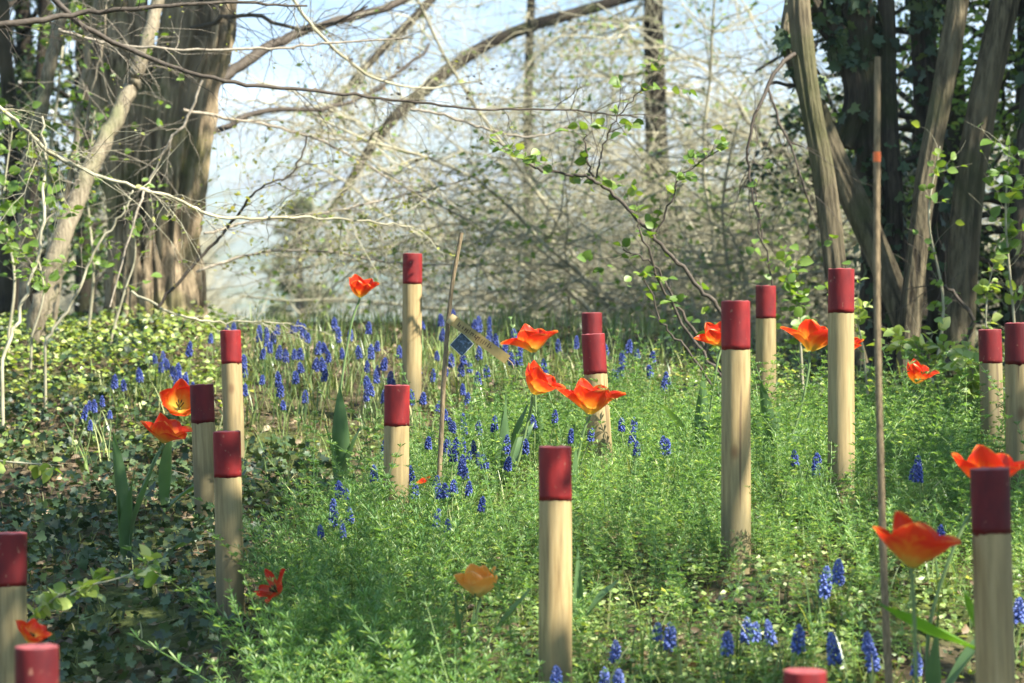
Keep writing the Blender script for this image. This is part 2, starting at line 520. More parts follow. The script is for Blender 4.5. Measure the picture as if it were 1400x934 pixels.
LB = [[(300, 112, D + 1, 15), (345, 78, D + 1.2, 15), (410, 44, D + 1.5, 13), (490, 22, D + 1.7, 12), (570, -8, D + 2, 11), (700, -80, D + 2.4, 7)],
      [(290, 180, D + .8, 9), (360, 150, D + 1.2, 8), (440, 150, D + 1.6, 6), (520, 120, D + 2, 5), (590, 60, D + 2.2, 4)],
      [(280, -120, D, 30), (420, -180, D, 20), (640, -200, D + .3, 10)], [(150, -120, D, 30), (40, -260, D, 22), (-120, -330, D, 12)],
      [(262, 40, D - .4, 7), (330, 20, D - .7, 6), (420, 40, D - .9, 5), (500, 10, D - 1, 3)]]
for b_ in LB:
    p, r = ptrunk(b_, 6)
    p += rng.normal(0, .006, p.shape)
    mb = MB(); tube(mb, p, r, sides=6)
    s, d = on_path(p, 26, .15)
    twigs(mb, s, d + rdir(26) * .9, rng.uniform(.15, .6, 26), np.full(26, .0028), 6, .3)
    mb.obj('branch', TWIG_DARK, tl)

# ------------------------------------------------------------------ multi-stem tree on the right
base = at(1250, 515, 10.0)
tr = thing('multi_stem_tree', 'dark coppiced tree of many crossing stems behind the right hand posts', 'tree', (base[0], base[1], gz(base[0], base[1])))
STEMS = [  # (rows, material, ridge)
    ([(1170, 500, 9.7, 33), (1150, 420, 9.7, 31), (1137, 320, 9.7, 30), (1125, 230, 9.7, 29), (1108, 140, 9.7, 29), (1097, 60, 9.7, 29), (1090, -20, 9.7, 28), (1080, -300, 9.8, 22)], BARK_GREY),
    ([(1262, 520, 9.9, 42), (1246, 460, 9.9, 38), (1215, 380, 9.95, 37), (1180, 300, 10, 36), (1140, 215, 10, 34), (1108, 130, 10, 30), (1082, 60, 10, 25), (1088, -10, 10.1, 24), (1130, -250, 10.1, 20)], BARK_GREY),
    ([(1212, 530, 10.2, 90), (1208, 420, 10.2, 62), (1205, 330, 10.2, 52), (1195, 220, 10.2, 50), (1182, 120, 10.2, 48), (1168, 30, 10.2, 50), (1160, -80, 10.2, 46), (1150, -500, 10.2, 40)], BARK_DARK),
    ([(1240, 540, 9.8, 32), (1243, 460, 9.8, 29), (1252, 360, 9.8, 27), (1265, 250, 9.8, 27), (1282, 160, 9.8, 26), (1300, 60, 9.8, 28), (1312, -20, 9.8, 27), (1340, -300, 9.8, 20)], BARK_GREY),
    ([(1308, 560, 9.9, 58), (1308, 480, 9.9, 46), (1315, 380, 9.9, 40), (1325, 260, 9.9, 38), (1342, 150, 9.9, 37), (1362, 60, 9.9, 36), (1380, -30, 9.9, 35), (1430, -320, 10, 30)], BARK_GREY),
    ([(1300, 560, 10.3, 50), (1290, 450, 10.3, 38), (1282, 350, 10.3, 34), (1274, 250, 10.3, 33), (1268, 150, 10.3, 32), (1262, 40, 10.3, 32), (1258, -60, 10.3, 30), (1240, -400, 10.3, 30)], BARK_DARK),
    ([(1402, 600, 9.6, 40), (1398, 480, 9.6, 36), (1396, 380, 9.6, 32), (1400, 250, 9.7, 28), (1412, 100, 9.8, 26), (1425, -100, 9.9, 22)], BARK_DARK),
    ([(1232, 530, 10.05, 40), (1236, 440, 10.05, 34), (1228, 360, 10.1, 30), (1222, 260, 10.1, 26), (1215, 150, 10.15, 24), (1212, 20, 10.2, 22), (1200, -200, 10.2, 18)], BARK_DARK),
    ([(1150, 200, 10.15, 34), (1170, 130, 10.15, 32), (1150, 60, 10.15, 32), (1112, 0, 10.15, 34), (1100, -60, 10.2, 30)], BARK_DARK),
]
for i, (rows, mt) in enumerate(STEMS):
    p, r = ptrunk(rows, 10)
    mb = MB()
    ridged(mb, p, r, 60, i * 5.3, .14, 3)
    mb.obj('trunk', mt, tr)
mb = MB()
for rows in [[(1115, 60, 9.8, 8), (1066, 90, 9.6, 6), (1030, 170, 9.5, 4.5), (1026, 240, 9.5, 3.5), (1040, 330, 9.5, 2.5)],
             [(1110, 120, 9.8, 6), (1050, 118, 9.7, 4), (1080, 200, 9.6, 3), (1110, 290, 9.6, 2.5)],
             [(1290, 500, 9.6, 8), (1330, 440, 9.5, 6), (1300, 400, 9.5, 5), (1270, 380, 9.4, 3)],
             [(1200, -200, 10, 26), (1050, -330, 9.8, 16), (900, -400, 9.6, 8)], [(1380, -200, 9.8, 26), (1520, -400, 9.6, 14), (1650, -420, 9.4, 8)],
             [(1265, -100, 10, 22), (1330, -380, 9.6, 14), (1420, -560, 9.2, 7)]]:
    p, r = ptrunk(rows, 6)
    mb = MB(); tube(mb, p + rng.normal(0, .004, p.shape), r, sides=6)
    s, d = on_path(p, 14, .3)
    twigs(mb, s, d + rdir(14) * .9, rng.uniform(.1, .45, 14), np.full(14, .002), 6, .3)
    mb.obj('branch', TWIG_DARK, tr)

# ivy up the stems
iv = MB()
for rows, n in [(STEMS[2][0], 230), (STEMS[8][0], 150), (STEMS[1][0][4:], 90), (STEMS[5][0], 160), (STEMS[7][0], 90), (STEMS[6][0], 90)]:
    p, r = ptrunk(rows, 10)
    t = rng.uniform(.12, .8, n) * (len(p) - 1.01); i = t.astype(int)
    c = p[i] + (p[i + 1] - p[i]) * (t - i)[:, None]
    keep = np.array([mnoise.noise(Vector(x * 3.0)) > -.18 for x in c])
    c = c[keep]; i = i[keep]; n = len(c)
    o = rdir(n, -.25, .35); o[:, 1] = -np.abs(o[:, 1]) * 1.0
    o = norm(o)
    pos = c + o * (r[i] * rng.uniform(1.02, 1.5, n))[:, None]
    inst(iv, IVY, pos, axes(rdir(n, -1, -.1) + o * .3, o + rdir(n) * .4), rng.uniform(.03, .062, n))
o = iv.obj('climbing_ivy', LEAF_IVY)
tag(o, 'dark glossy ivy climbing the shaded stems of the coppiced tree', 'ivy')

# crowns of both trees, above the frame
def crown(t, n_cl, xr, yr, zr, rr, per, m, seed, size=(.05, .085)):
    rs = np.random.default_rng(seed); lm = MB()
    for _ in range(n_cl):
        c = np.array([rs.uniform(*xr), rs.uniform(*yr), rs.uniform(*zr)]); r_ = rs.uniform(*rr)
        n = int(per * (r_ / .4) ** 2)
        pos = c + rdir(n) * (r_ * rng.random(n) ** .45)[:, None] * np.array([1.3, 1.3, .7])
        inst(lm, OV, pos, axes(rdir(n, -.6, .3), rdir(n, .3, 1)), rng.uniform(*size, n))
    lm.obj('crown', m, t)
crown(tr, 36, (1.9, 4.8), (9.9, 12.5), (2.3, 4.6), (.3, .6), 700, LEAF_SPRING, 21)
crown(tl, 30, (-4.6, -1.2), (11.0, 13.6), (2.6, 5), (.3, .6), 600, LEAF_SPRING, 22)

# ------------------------------------------------------------------ slim trees on the left
def slim(name, label, rows, m, group='slim trees at the left edge', nt_=30, L=(.15, .6), lf=None, nleaf=0, size=.04, tm=None, cat='tree', sides=9, r=.0022):
    p, rr = rooted(rows)
    p[1:] += rng.normal(0, .005, p[1:].shape)
    t = thing(name, label, cat, (p[0, 0], p[0, 1], gz(p[0, 0], p[0, 1])), group)
    mb = MB(); tube(mb, p, rr, sides=sides); mb.obj('trunk', m, t)
    if nt_:
        mb = MB(); lm = MB() if lf else None
        s, d = on_path(p, nt_, .25)
        P = twigs(mb, s, d * .6 + rdir(nt_, -.3, .8), rng.uniform(*L, nt_), np.full(nt_, r), 7, .3, .22)
        # second order
        k = nt_ * 2; ii = rng.integers(0, nt_, k); kk = rng.integers(2, 6, k)
        twigs(mb, P[ii, kk], norm(P[ii, kk + 1] - P[ii, kk]) + rdir(k) * .7, rng.uniform(.3, .6, k) * L[1] * .6, np.full(k, r * .6), 6, .3, .22,
              lmb=lm, nleaf=nleaf, size=size, proto=OV)
        mb.obj('twigs', tm or TWIG_PALE, t)
        if lm and lm.n: lm.obj('leaves', lf, t)
    return t, p

slim('young_tree', 'pale smooth sapling leaning right in front of the old tree', [(52, 430, 10.4, 26), (75, 350, 10.4, 26), (110, 260, 10.5, 25), (145, 190, 10.6, 23), (178, 120, 10.7, 21), (196, 75, 10.7, 20), (230, -60, 10.8, 16), (280, -300, 11, 8)], BARK_PALE, nt_=34, lf=LEAF_SPRING, nleaf=1.2)
slim('young_tree', 'pale sapling left of the leaning one curving to the top edge', [(40, 440, 11.5, 16), (30, 330, 11.5, 16), (38, 230, 11.5, 17), (55, 150, 11.5, 18), (78, 50, 11.5, 18), (100, -60, 11.6, 16), (150, -300, 11.7, 8)], BARK_PALE, nt_=24, lf=LEAF_SPRING, nleaf=1.2)
slim('young_tree', 'thin straight rod rising beside the old tree', [(75, 440, 11.2, 8), (88, 300, 11.2, 8), (105, 170, 11.2, 9), (122, 60, 11.2, 8), (136, -40, 11.2, 7), (160, -300, 11.4, 4)], BARK_PALE, nt_=12)
slim('young_tree', 'grey leaning trunk at the far left edge', [(8, 440, 12, 24), (8, 330, 12, 20), (14, 220, 12, 20), (10, 100, 12, 20), (-5, -50, 12, 18), (-40, -300, 12, 10)], BARK_GREY, nt_=20, lf=LEAF_SPRING, nleaf=1.5)
slim('young_tree', 'dark slim trunk between two pale saplings', [(20, 445, 13, 18), (28, 320, 13, 18), (50, 190, 13, 18), (60, 60, 13, 18), (62, -60, 13, 16), (80, -300, 13, 8)], BARK_DARK, nt_=16)
slim('young_tree', 'pale forked rod crossing low in front of old bole', [(62, 440, 10.9, 7), (85, 370, 10.9, 7), (98, 310, 10.9, 6), (112, 200, 10.9, 5), (135, 90, 10.9, 4), (150, 0, 10.9, 3)], BARK_PALE, nt_=10, lf=LEAF_SPRING, nleaf=1.2)
slim('whip_stem', 'thin reddish whip rising diagonally from the left bank', [(2, 500, 8.7, 5), (30, 420, 8.8, 5), (55, 330, 8.8, 4.5), (62, 240, 8.9, 4), (60, 160, 8.9, 3)], TWIG_TAN, group='thin whips on the left bank', nt_=8, lf=LEAF_SPRING, nleaf=1.6, L=(.1, .3), cat='sapling', r=.0014, size=.035)
slim('whip_stem', 'thin grey whip slanting right below the old tree', [(60, 470, 9.2, 4), (100, 410, 9.2, 4), (130, 340, 9.2, 3.5), (170, 290, 9.2, 3), (182, 260, 9.2, 2.4)], TWIG_TAN, group='thin whips on the left bank', nt_=8, lf=LEAF_SPRING, nleaf=1.6, L=(.1, .3), cat='sapling', r=.0014, size=.035)

# ------------------------------------------------------------------ branches reaching in across the top left and centre
def reach(name, label, rows, m, nt_=24, L=(.08, .35), r=.0016, lf=None, nleaf=0, size=.02, group=None, proto=OV, droop=.3, sub=2, side=1.0):
    p, rr = ptrunk(rows, 7)
    p += rng.normal(0, .003, p.shape)
    t = thing(name, label, 'branch', p[0], group)
    mb = MB(); tube(mb, p, rr, sides=6); mb.obj('limb', m, t)
    mb = MB(); lm = MB() if lf else None
    s, d = on_path(p, nt_, .06)
    P = twigs(mb, s, d + rdir(nt_, -.7, .7) * side, rng.uniform(*L, nt_), np.full(nt_, r), 7, droop, .2, lmb=lm, nleaf=nleaf, size=size, proto=proto)
    k = nt_ * sub; ii = rng.integers(0, nt_, k); kk = rng.integers(1, 6, k)
    twigs(mb, P[ii, kk], norm(P[ii, kk + 1] - P[ii, kk]) + rdir(k) * .7, rng.uniform(.3, .6, k) * L[1] * .6, np.full(k, r * .6), 6, droop, .2, lmb=lm, nleaf=nleaf, size=size, proto=proto)
    mb.obj('twigs', m, t)
    if lm and lm.n: lm.obj('leaves', lf, t)
    return t

GB = 'bare branches reaching across the upper left'
reach('bare_branch', 'dark bare branch curving down from top left past the old tree', [(60, -20, 8.6, 9), (100, 25, 8.6, 8.5), (180, 70, 8.7, 7.5), (290, 108, 8.7, 6.5), (400, 121, 8.8, 5.5), (520, 134, 8.9, 4.5), (640, 148, 8.9, 3.6), (760, 150, 9, 3), (870, 160, 9, 2)], TWIG_DARK, 40, (.1, .45), .0018, LEAF_BUD, .5, .016, GB)
reach('bare_branch', 'dark bough running along the top left corner', [(-60, 50, 8.2, 12), (20, 32, 8.2, 11), (110, 20, 8.3, 8), (200, 10, 8.3, 7), (320, 4, 8.4, 5), (420, 10, 8.5, 3)], TWIG_DARK, 30, (.08, .35), .0017, LEAF_BUD, .3, .014, GB)
reach('bare_branch', 'long dark branch sloping across the old bole and out to the right', [(-30, 120, 8.5, 6), (30, 175, 8.5, 6), (80, 215, 8.6, 5.5), (150, 245, 8.6, 5), (230, 268, 8.7, 5), (300, 296, 8.8, 4.6), (400, 298, 9, 4), (480, 300, 9.1, 3), (560, 310, 9.2, 2)], TWIG_TAN, 44, (.1, .5), .0017, LEAF_BUD, .9, .022, GB)
reach('bare_branch', 'pale thin branch level across the upper bole', [(80, 40, 9.2, 5), (150, 60, 9.2, 5), (220, 66, 9.2, 4), (340, 68, 9.3, 4), (440, 60, 9.4, 3.4), (560, 52, 9.5, 2.4)], TWIG_PALE, 30, (.1, .45), .0016, LEAF_BUD, .4, .014, GB)
reach('bare_branch', 'pale crooked twig sweeping down beside the bole', [(276, 110, 9.9, 4), (258, 160, 9.9, 4), (228, 200, 9.9, 4), (205, 250, 9.9, 3.6), (188, 290, 9.8, 3), (150, 420, 9.7, 2.5)], TWIG_PALE, 16, (.1, .35), .0015, LEAF_BUD, .3, .014, GB)
reach('bare_branch', 'crooked dark twig rising right from the foot of old tree', [(215, 420, 9.6, 5), (262, 365, 9.6, 5), (300, 325, 9.6, 4.5), (320, 300, 9.6, 4), (350, 262, 9.5, 3.2), (400, 235, 9.5, 2.6), (420, 185, 9.5, 2)], TWIG_DARK, 20, (.1, .35), .0016, LEAF_BUD, 1.2, .024, GB)
reach('bare_branch', 'low tangle of pale twigs over the crest below old tree', [(180, 400, 9.8, 3.5), (240, 430, 9.7, 3.5), (300, 440, 9.7, 3), (360, 440, 9.7, 2.2), (420, 448, 9.7, 1.6)], TWIG_TAN, 22, (.08, .3), .0013, LEAF_BUD, .6, .018, GB)
GC = 'budding branches spreading over the pale centre'
reach('budding_branch', 'pale budding branch fanning across the bright centre sky', [(250, 150, 10.5, 5), (330, 165, 10.7, 4.5), (420, 185, 10.9, 4), (500, 225, 11, 3.4), (580, 270, 11.1, 2.6), (640, 300, 11.2, 2)], TWIG_PALE, 60, (.15, .6), .0016, LEAF_BUD, 1.6, .024, GC, droop=.5)
reach('budding_branch', 'budding branch at middle height with yellow green leaflets', [(280, 320, 10.7, 4), (360, 300, 10.9, 4), (450, 290, 11, 3.5), (540, 270, 11.2, 3), (640, 245, 11.3, 2)], TWIG_PALE, 60, (.15, .6), .0016, LEAF_BUD, 2.2, .026, GC, droop=.5)
reach('budding_branch', 'low budding branch hanging over the blue flowers', [(270, 370, 10.8, 4), (360, 345, 11, 4), (450, 345, 11.1, 3.5), (540, 360, 11.3, 3), (650, 362, 11.4, 2)], TWIG_PALE, 50, (.12, .5), .0016, LEAF_BUD, 1.8, .026, GC, droop=.4)
reach('budding_branch', 'white sunlit twig drooping into the centre above the sign', [(560, 150, 10.2, 4), (600, 155, 10.2, 4), (660, 175, 10.2, 4), (720, 187, 10.2, 3.5), (760, 180, 10.2, 2.8), (782, 170, 10.2, 2)], TWIG_PALE, 20, (.08, .3), .0015, LEAF_BUD, .8, .018, GC)
reach('budding_branch', 'high budding branch with russet bud scales near the top', [(380, -30, 10, 5), (440, 50, 10.2, 4.5), (500, 100, 10.4, 4), (570, 120, 10.5, 3), (660, 110, 10.6, 2)], TWIG_TAN, 50, (.12, .5), .0016, LITTER, .5, .02, GC)

# the arching leafy shrub whose stem crosses the centre
pb = at(1005, 560, 8.6)
sh = thing('leafy_shrub', 'dark arching shrub stems with fresh green leaves right of centre', 'shrub', (pb[0], pb[1], gz(pb[0], pb[1])))
mb, lm = MB(), MB()
for rows, nl in [([(1010, 560, 8.6, 7), (990, 440, 8.6, 6.5), (950, 385, 8.6, 6), (895, 325, 8.6, 5.5), (845, 272, 8.6, 5), (812, 246, 8.6, 4.6), (770, 236, 8.6, 3.6), (730, 228, 8.6, 3), (700, 205, 8.6, 2.2), (672, 190, 8.6, 1.6)], 26),
                 ([(812, 246, 8.6, 3.4), (803, 218, 8.6, 3), (800, 180, 8.6, 2)], 6), ([(812, 246, 8.6, 3), (824, 210, 8.6, 2.4), (840, 165, 8.6, 2), (880, 120, 8.6, 1.6), (905, 95, 8.6, 1.2)], 14),
                 ([(1015, 560, 8.7, 6), (960, 470, 8.7, 5), (915, 400, 8.7, 4), (890, 360, 8.7, 3), (850, 340, 8.7, 2)], 12),
                 ([(1020, 560, 8.5, 6), (975, 500, 8.5, 5), (925, 430, 8.5, 4), (880, 330, 8.4, 3), (868, 290, 8.4, 2)], 12),
                 ([(1010, 560, 8.9, 5), (1040, 470, 8.9, 4), (1060, 420, 8.9, 3), (1045, 330, 8.9, 2.4), (1030, 250, 8.9, 1.6)], 10),
                 ([(1000, 560, 8.4, 4), (940, 480, 8.4, 3.4), (905, 440, 8.4, 2.6), (880, 380, 8.4, 1.8)], 6),
                 ([(895, 325, 8.6, 3), (920, 270, 8.6, 2.6), (930, 240, 8.6, 2), (990, 200, 8.6, 1.5)], 16)]:
    p, r = ptrunk(rows, 7)
    if rows[0][1] > 500: p[0, 2] = min(p[0, 2], gz(p[0, 0], p[0, 1])) - .02
    p[1:] += rng.normal(0, .004, p[1:].shape)
    tube(mb, p, r, sides=6)
    s, d = on_path(p, nl, .25)
    twigs(mb, s, d + rdir(nl, -.4, .8) * .8, rng.uniform(.06, .22, nl), np.full(nl, .0012), 5, .3, .2, lmb=lm, nleaf=2.6, size=.04, proto=OVW)
mb.obj('stem', TWIG_DARK, sh)
lm.obj('leaves', LEAF_SPRING, sh)

# ------------------------------------------------------------------ background trees beyond the crest
def twig_tree(name, label, px, D, trunk_w, top, nb, spread, nt_, m_trunk, m_twig, seed, ylo=0.0, leafm=None, nleaf=0, size=.03, group='trees beyond the crest', extra=(), updown=(-.5, .5), lean=0, tl=(.25, .9), tr_=.004, droop=.5):
    x, y = at(px, 300, D)[:2]
    z = gz(x, y)
    t = thing(name, label, 'tree', (x, y, z), group)
    H = top - z
    zz = np.linspace(0, 1, 14)
    path = np.stack([x + lean * zz + .04 * np.sin(zz * 7 + seed), y + .05 * np.cos(zz * 5 + seed), z - .2 + zz * (H + .2)], -1)
    rad = trunk_w / 2 * (1 - .8 * zz ** 1.2)
    mb = MB(); tube(mb, path, rad, sides=10); mb.obj('trunk', m_trunk, t)
    mb = MB(); lm = MB() if leafm else None
    s, d = on_path(path, nb, .1, .98)
    dirs = rdir(nb, *updown)
    Ls = spread * rng.uniform(.5, 1, nb)
    P = twigs(mb, s, dirs, Ls, np.full(nb, .004 + trunk_w * .03), 9, droop, .2, sides=4)
    for rows in extra:
        p, r = ptrunk(rows, 8)
        bm_ = MB(); tube(bm_, p, r, sides=6); bm_.obj('bough', BARK_DARK, t)
        k = 150; ss, dd = on_path(p, k, .1)
        twigs(mb, ss, dd * .5 + rdir(k, -1, .3), rng.uniform(.3, .9, k), np.full(k, tr_), 6, .8, .2, lmb=lm, nleaf=nleaf, size=size, proto=SM)
    ii = rng.integers(0, nb, nt_); kk = rng.integers(1, 8, nt_); f = rng.random(nt_)[:, None]
    pos = P[ii, kk] * (1 - f) + P[ii, kk + 1] * f
    dd = norm(P[ii, kk + 1] - P[ii, kk]) * .7 + rdir(nt_, -.9, .5) * .9
    Q = twigs(mb, pos, dd, rng.uniform(*tl, nt_), rng.uniform(.5, 1.2, nt_) * tr_, 6, droop, .22, lmb=lm, nleaf=nleaf, size=size, proto=SM)
    k = nt_ * 2; ii = rng.integers(0, nt_, k); kk = rng.integers(1, 5, k)
    twigs(mb, Q[ii, kk], norm(Q[ii, kk + 1] - Q[ii, kk]) + rdir(k) * .8, rng.uniform(.4, .8, k) * tl[0] * 1.2, np.full(k, tr_ * .6), 4, droop, .25, lmb=lm, nleaf=nleaf, size=size, proto=SM)
    mb.obj('crown', m_twig, t)
    if lm and lm.n: lm.obj('leaves', leafm, t)
    return t

ARCH = [[(880, -10, 18, 16), (800, 14, 17.6, 16), (720, 38, 17.2, 17), (650, 70, 17, 17), (590, 115, 16.8, 18), (540, 160, 16.6, 16), (505, 205, 16.4, 14), (480, 245, 16.2, 11), (450, 290, 16, 8), (425, 320, 16, 5)],
        [(620, -40, 17, 12), (580, 10, 16.6, 12), (530, 60, 16.4, 11), (480, 115, 16.2, 9), (440, 170, 16, 6)]]
twig_tree('larch_tree', 'brown trunked larch with a dark bough arching down to left', 898, 18, .22, 5.5, 50, 1.9, 900, BARK_DARK, TWIG_TAN, 1, extra=ARCH, leafm=LEAF_SPRING, nleaf=1.0, size=.045, updown=(-.4, .3))
twig_tree('larch_tree', 'slender dark larch trunk against the bright central sky', 728, 20, .12, 5, 40, 1.1, 380, BARK_DARK, TWIG_TAN, 2, leafm=LEAF_BUD, nleaf=.2, size=.03, updown=(-.4, .3))
def brush(label, px, D, h, w_, ns, nt_, m, leafm=None, nleaf=0, size=.03, r=.003, stem_r=.016, bias=(0, 0)):
    """many-stemmed bare thicket bush: arching stems, side twigs and fine twigs"""
    x, y = at(px, 300, D)[:2]; z = gz(x, y)
    t = thing('bare_bush', label, 'bush', (x, y, z), 'bare bushes beyond the crest')
    if px < 880: bias = (.35, .3)
    mb = MB(); lm = MB() if leafm else None
    st = np.stack([x + rng.normal(0, .25, ns), y + rng.normal(0, .35, ns), np.full(ns, z - .1)], -1)
    dr = rdir(ns, .35, 1); dr[:, 0] = np.maximum(dr[:, 0] * w_ + bias[0], -.22 if px < 880 else -9)
    P = twigs(mb, st, dr, h * rng.uniform(.6, 1.15, ns), stem_r * rng.uniform(.5, 1.2, ns), 12, .9, .13, sides=5)
    mb.obj('stems', m, t)
    mb = MB()
    n1 = nt_ // 3; ii = rng.integers(0, ns, n1); kk = rng.integers(2, 11, n1)
    side = rdir(n1, -.5, .5); side[:, 0] = side[:, 0] * 1.3 + bias[1]
    Q = twigs(mb, P[ii, kk], norm(P[ii, kk] - P[ii, kk - 1]) * .5 + side, h * rng.uniform(.2, .5, n1), r * rng.uniform(1, 2, n1), 8, .7, .2, lmb=lm, nleaf=nleaf, size=size, proto=SM)
    ii = rng.integers(0, n1, nt_); kk = rng.integers(1, 7, nt_)
    U = twigs(mb, Q[ii, kk], norm(Q[ii, kk + 1] - Q[ii, kk]) + rdir(nt_) * .8, rng.uniform(.2, .6, nt_), r * rng.uniform(.5, 1.1, nt_), 6, .6, .25, lmb=lm, nleaf=nleaf, size=size, proto=SM)
    ii = rng.integers(0, nt_, nt_ * 2); kk = rng.integers(1, 5, nt_ * 2)
    twigs(mb, U[ii, kk], rdir(nt_ * 2), rng.uniform(.08, .25, nt_ * 2), np.full(nt_ * 2, r * .5), 4, .4, .25)
    mb.obj('twigs', m, t)
    if lm and lm.n: lm.obj('leaves', leafm, t)
BARE = [
        ('dense tan bush behind leafy shrub', 905, 16, 3.9, .9, 22, 2600, TWIG_TAN, LEAF_CONE, .8, .035),
        ('bare bush between leafy shrub and sunlit post', 990, 15, 3.6, .9, 20, 2200, TWIG_TAN, LEAF_SPRING, 1.1, .05),
        ('bare bush left of the multi stem tree', 1075, 14.5, 3.2, .8, 16, 1500, TWIG_TAN, LEAF_SPRING, 2.2, .055)]
BARE += [('tall olive bush behind the larch trunk', 850, 20.5, 5.2, .9, 22, 2600, TWIG_OLIVE, LEAF_CONE, .9, .045),
         
         ('tall olive bush far behind the knotted post', 1000, 19.5, 5.2, .9, 22, 2600, TWIG_OLIVE, LEAF_CONE, .9, .045)]
for a in BARE: brush(*a)

# leafy evergreens that close the view at both sides
def leafy_tree(name, label, px, D, w_, h, n, m, seed, size=.07, group='evergreens closing the view', cat='tree', zc=None, trunk=.1):
    x, y = at(px, 300, D)[:2]; z = gz(x, y)
    t = thing(name, label, cat, (x, y, z), group)
    mb = MB()
    tube(mb, np.array([[x, y, z - .2], [x + .05, y, z + h * .4], [x, y + .03, z + h * .9]]), trunk, trunk * .3, 8)
    nb = 40
    s = np.stack([np.full(nb, x), np.full(nb, y), z + h * rng.uniform(.1, .9, nb)], -1)
    P = twigs(mb, s, rdir(nb, -.1, .8), w_ * rng.uniform(.5, 1, nb), np.full(nb, trunk * .22), 7, .2, .2, sides=4)
    mb.obj('trunk', BARK_DARK, t)
    nc = max(20, n // 90)
    ii = rng.integers(0, nb, nc); kk = rng.integers(1, 7, nc)
    cen = P[ii, kk] + rng.normal(0, .12, (nc, 3))
    cr_ = rng.uniform(.1, .34, nc)
    jj = rng.integers(0, nc, n)
    pos = cen[jj] + rdir(n) * (cr_[jj] * rng.random(n) ** .4)[:, None]
    lm = MB()
    inst(lm, leaf_ovate(.28, .2, .1) if n < 6000 else leaf_small(.32), pos, axes(rdir(n, -.8, .4), rdir(n, .0, 1)), size * rng.uniform(.5, 1.2, n))
    lm.obj('crown', m, t)
    return t

leafy_tree('evergreen_tree', 'dark evergreen behind the pale saplings at left', 30, 15.5, 1.3, 4.2, 9000, LEAF_DARK, 1, .06)
leafy_tree('evergreen_tree', 'dark evergreen just left of the old tree', 110, 17, 1.0, 4.4, 6500, LEAF_DARK, 2, .06)
leafy_tree('evergreen_tree', 'dark evergreen filling the gap behind right stems', 1250, 13.5, 1.1, 3.8, 4800, LEAF_DARK, 3, .05)
leafy_tree('evergreen_tree', 'fresh green bush glowing between the right stems', 1290, 12.2, .8, 2.6, 2600, LEAF_SPRING, 13, .045)
leafy_tree('evergreen_tree', 'dark evergreen at the right edge beyond ivy stems', 1390, 12.6, .9, 3.6, 5000, LEAF_DARK, 4, .05)
leafy_tree('evergreen_tree', 'mid green bush behind the tall right post', 1110, 16, .9, 2.2, 2600, LEAF_SPRING, 5, .06)
cx_, cy_ = at(408, 300, 42)[:2]
leafy_tree('conifer', 'soft green conifer far off in the bright gap', 408, 42, 1.0, .15 - gz(cx_, cy_), 2600, LEAF_CONE, 6, .14, trunk=.12)

# far bare woodland on the slope below: one mass
mb = MB()
for _ in range(110):
    y = rng.uniform(80, 170); px = rng.uniform(-350, 290) if rng.random() < .7 else rng.uniform(900, 1700)
    x = (px - 700) / F * y; z = gz(x, y); h = rng.uniform(9, 14)
    tube(mb, np.array([[x, y, z - .3], [x + rng.normal(0, .2), y, z + h * .6], [x + rng.normal(0, .4), y, z + h]]), .18, .04, 5)
    k = 70; s = np.stack([np.full(k, x), np.full(k, y), z + h * rng.uniform(.3, .95, k)], -1)
    P = twigs(mb, s, rdir(k, .1, .9), rng.uniform(1.5, 4, k), np.full(k, .05), 5, -.1, .2)
    ii = rng.integers(0, k, k * 3); kk = rng.integers(1, 5, k * 3)
    twigs(mb, P[ii, kk], rdir(k * 3, -.2, .9), rng.uniform(.6, 1.6, k * 3), np.full(k * 3, .02), 4, 0, .2)
tag(mb.obj('far_wood', TWIG_TAN), 'far bare woodland fading into haze down the slope', 'woodland', kind='stuff')

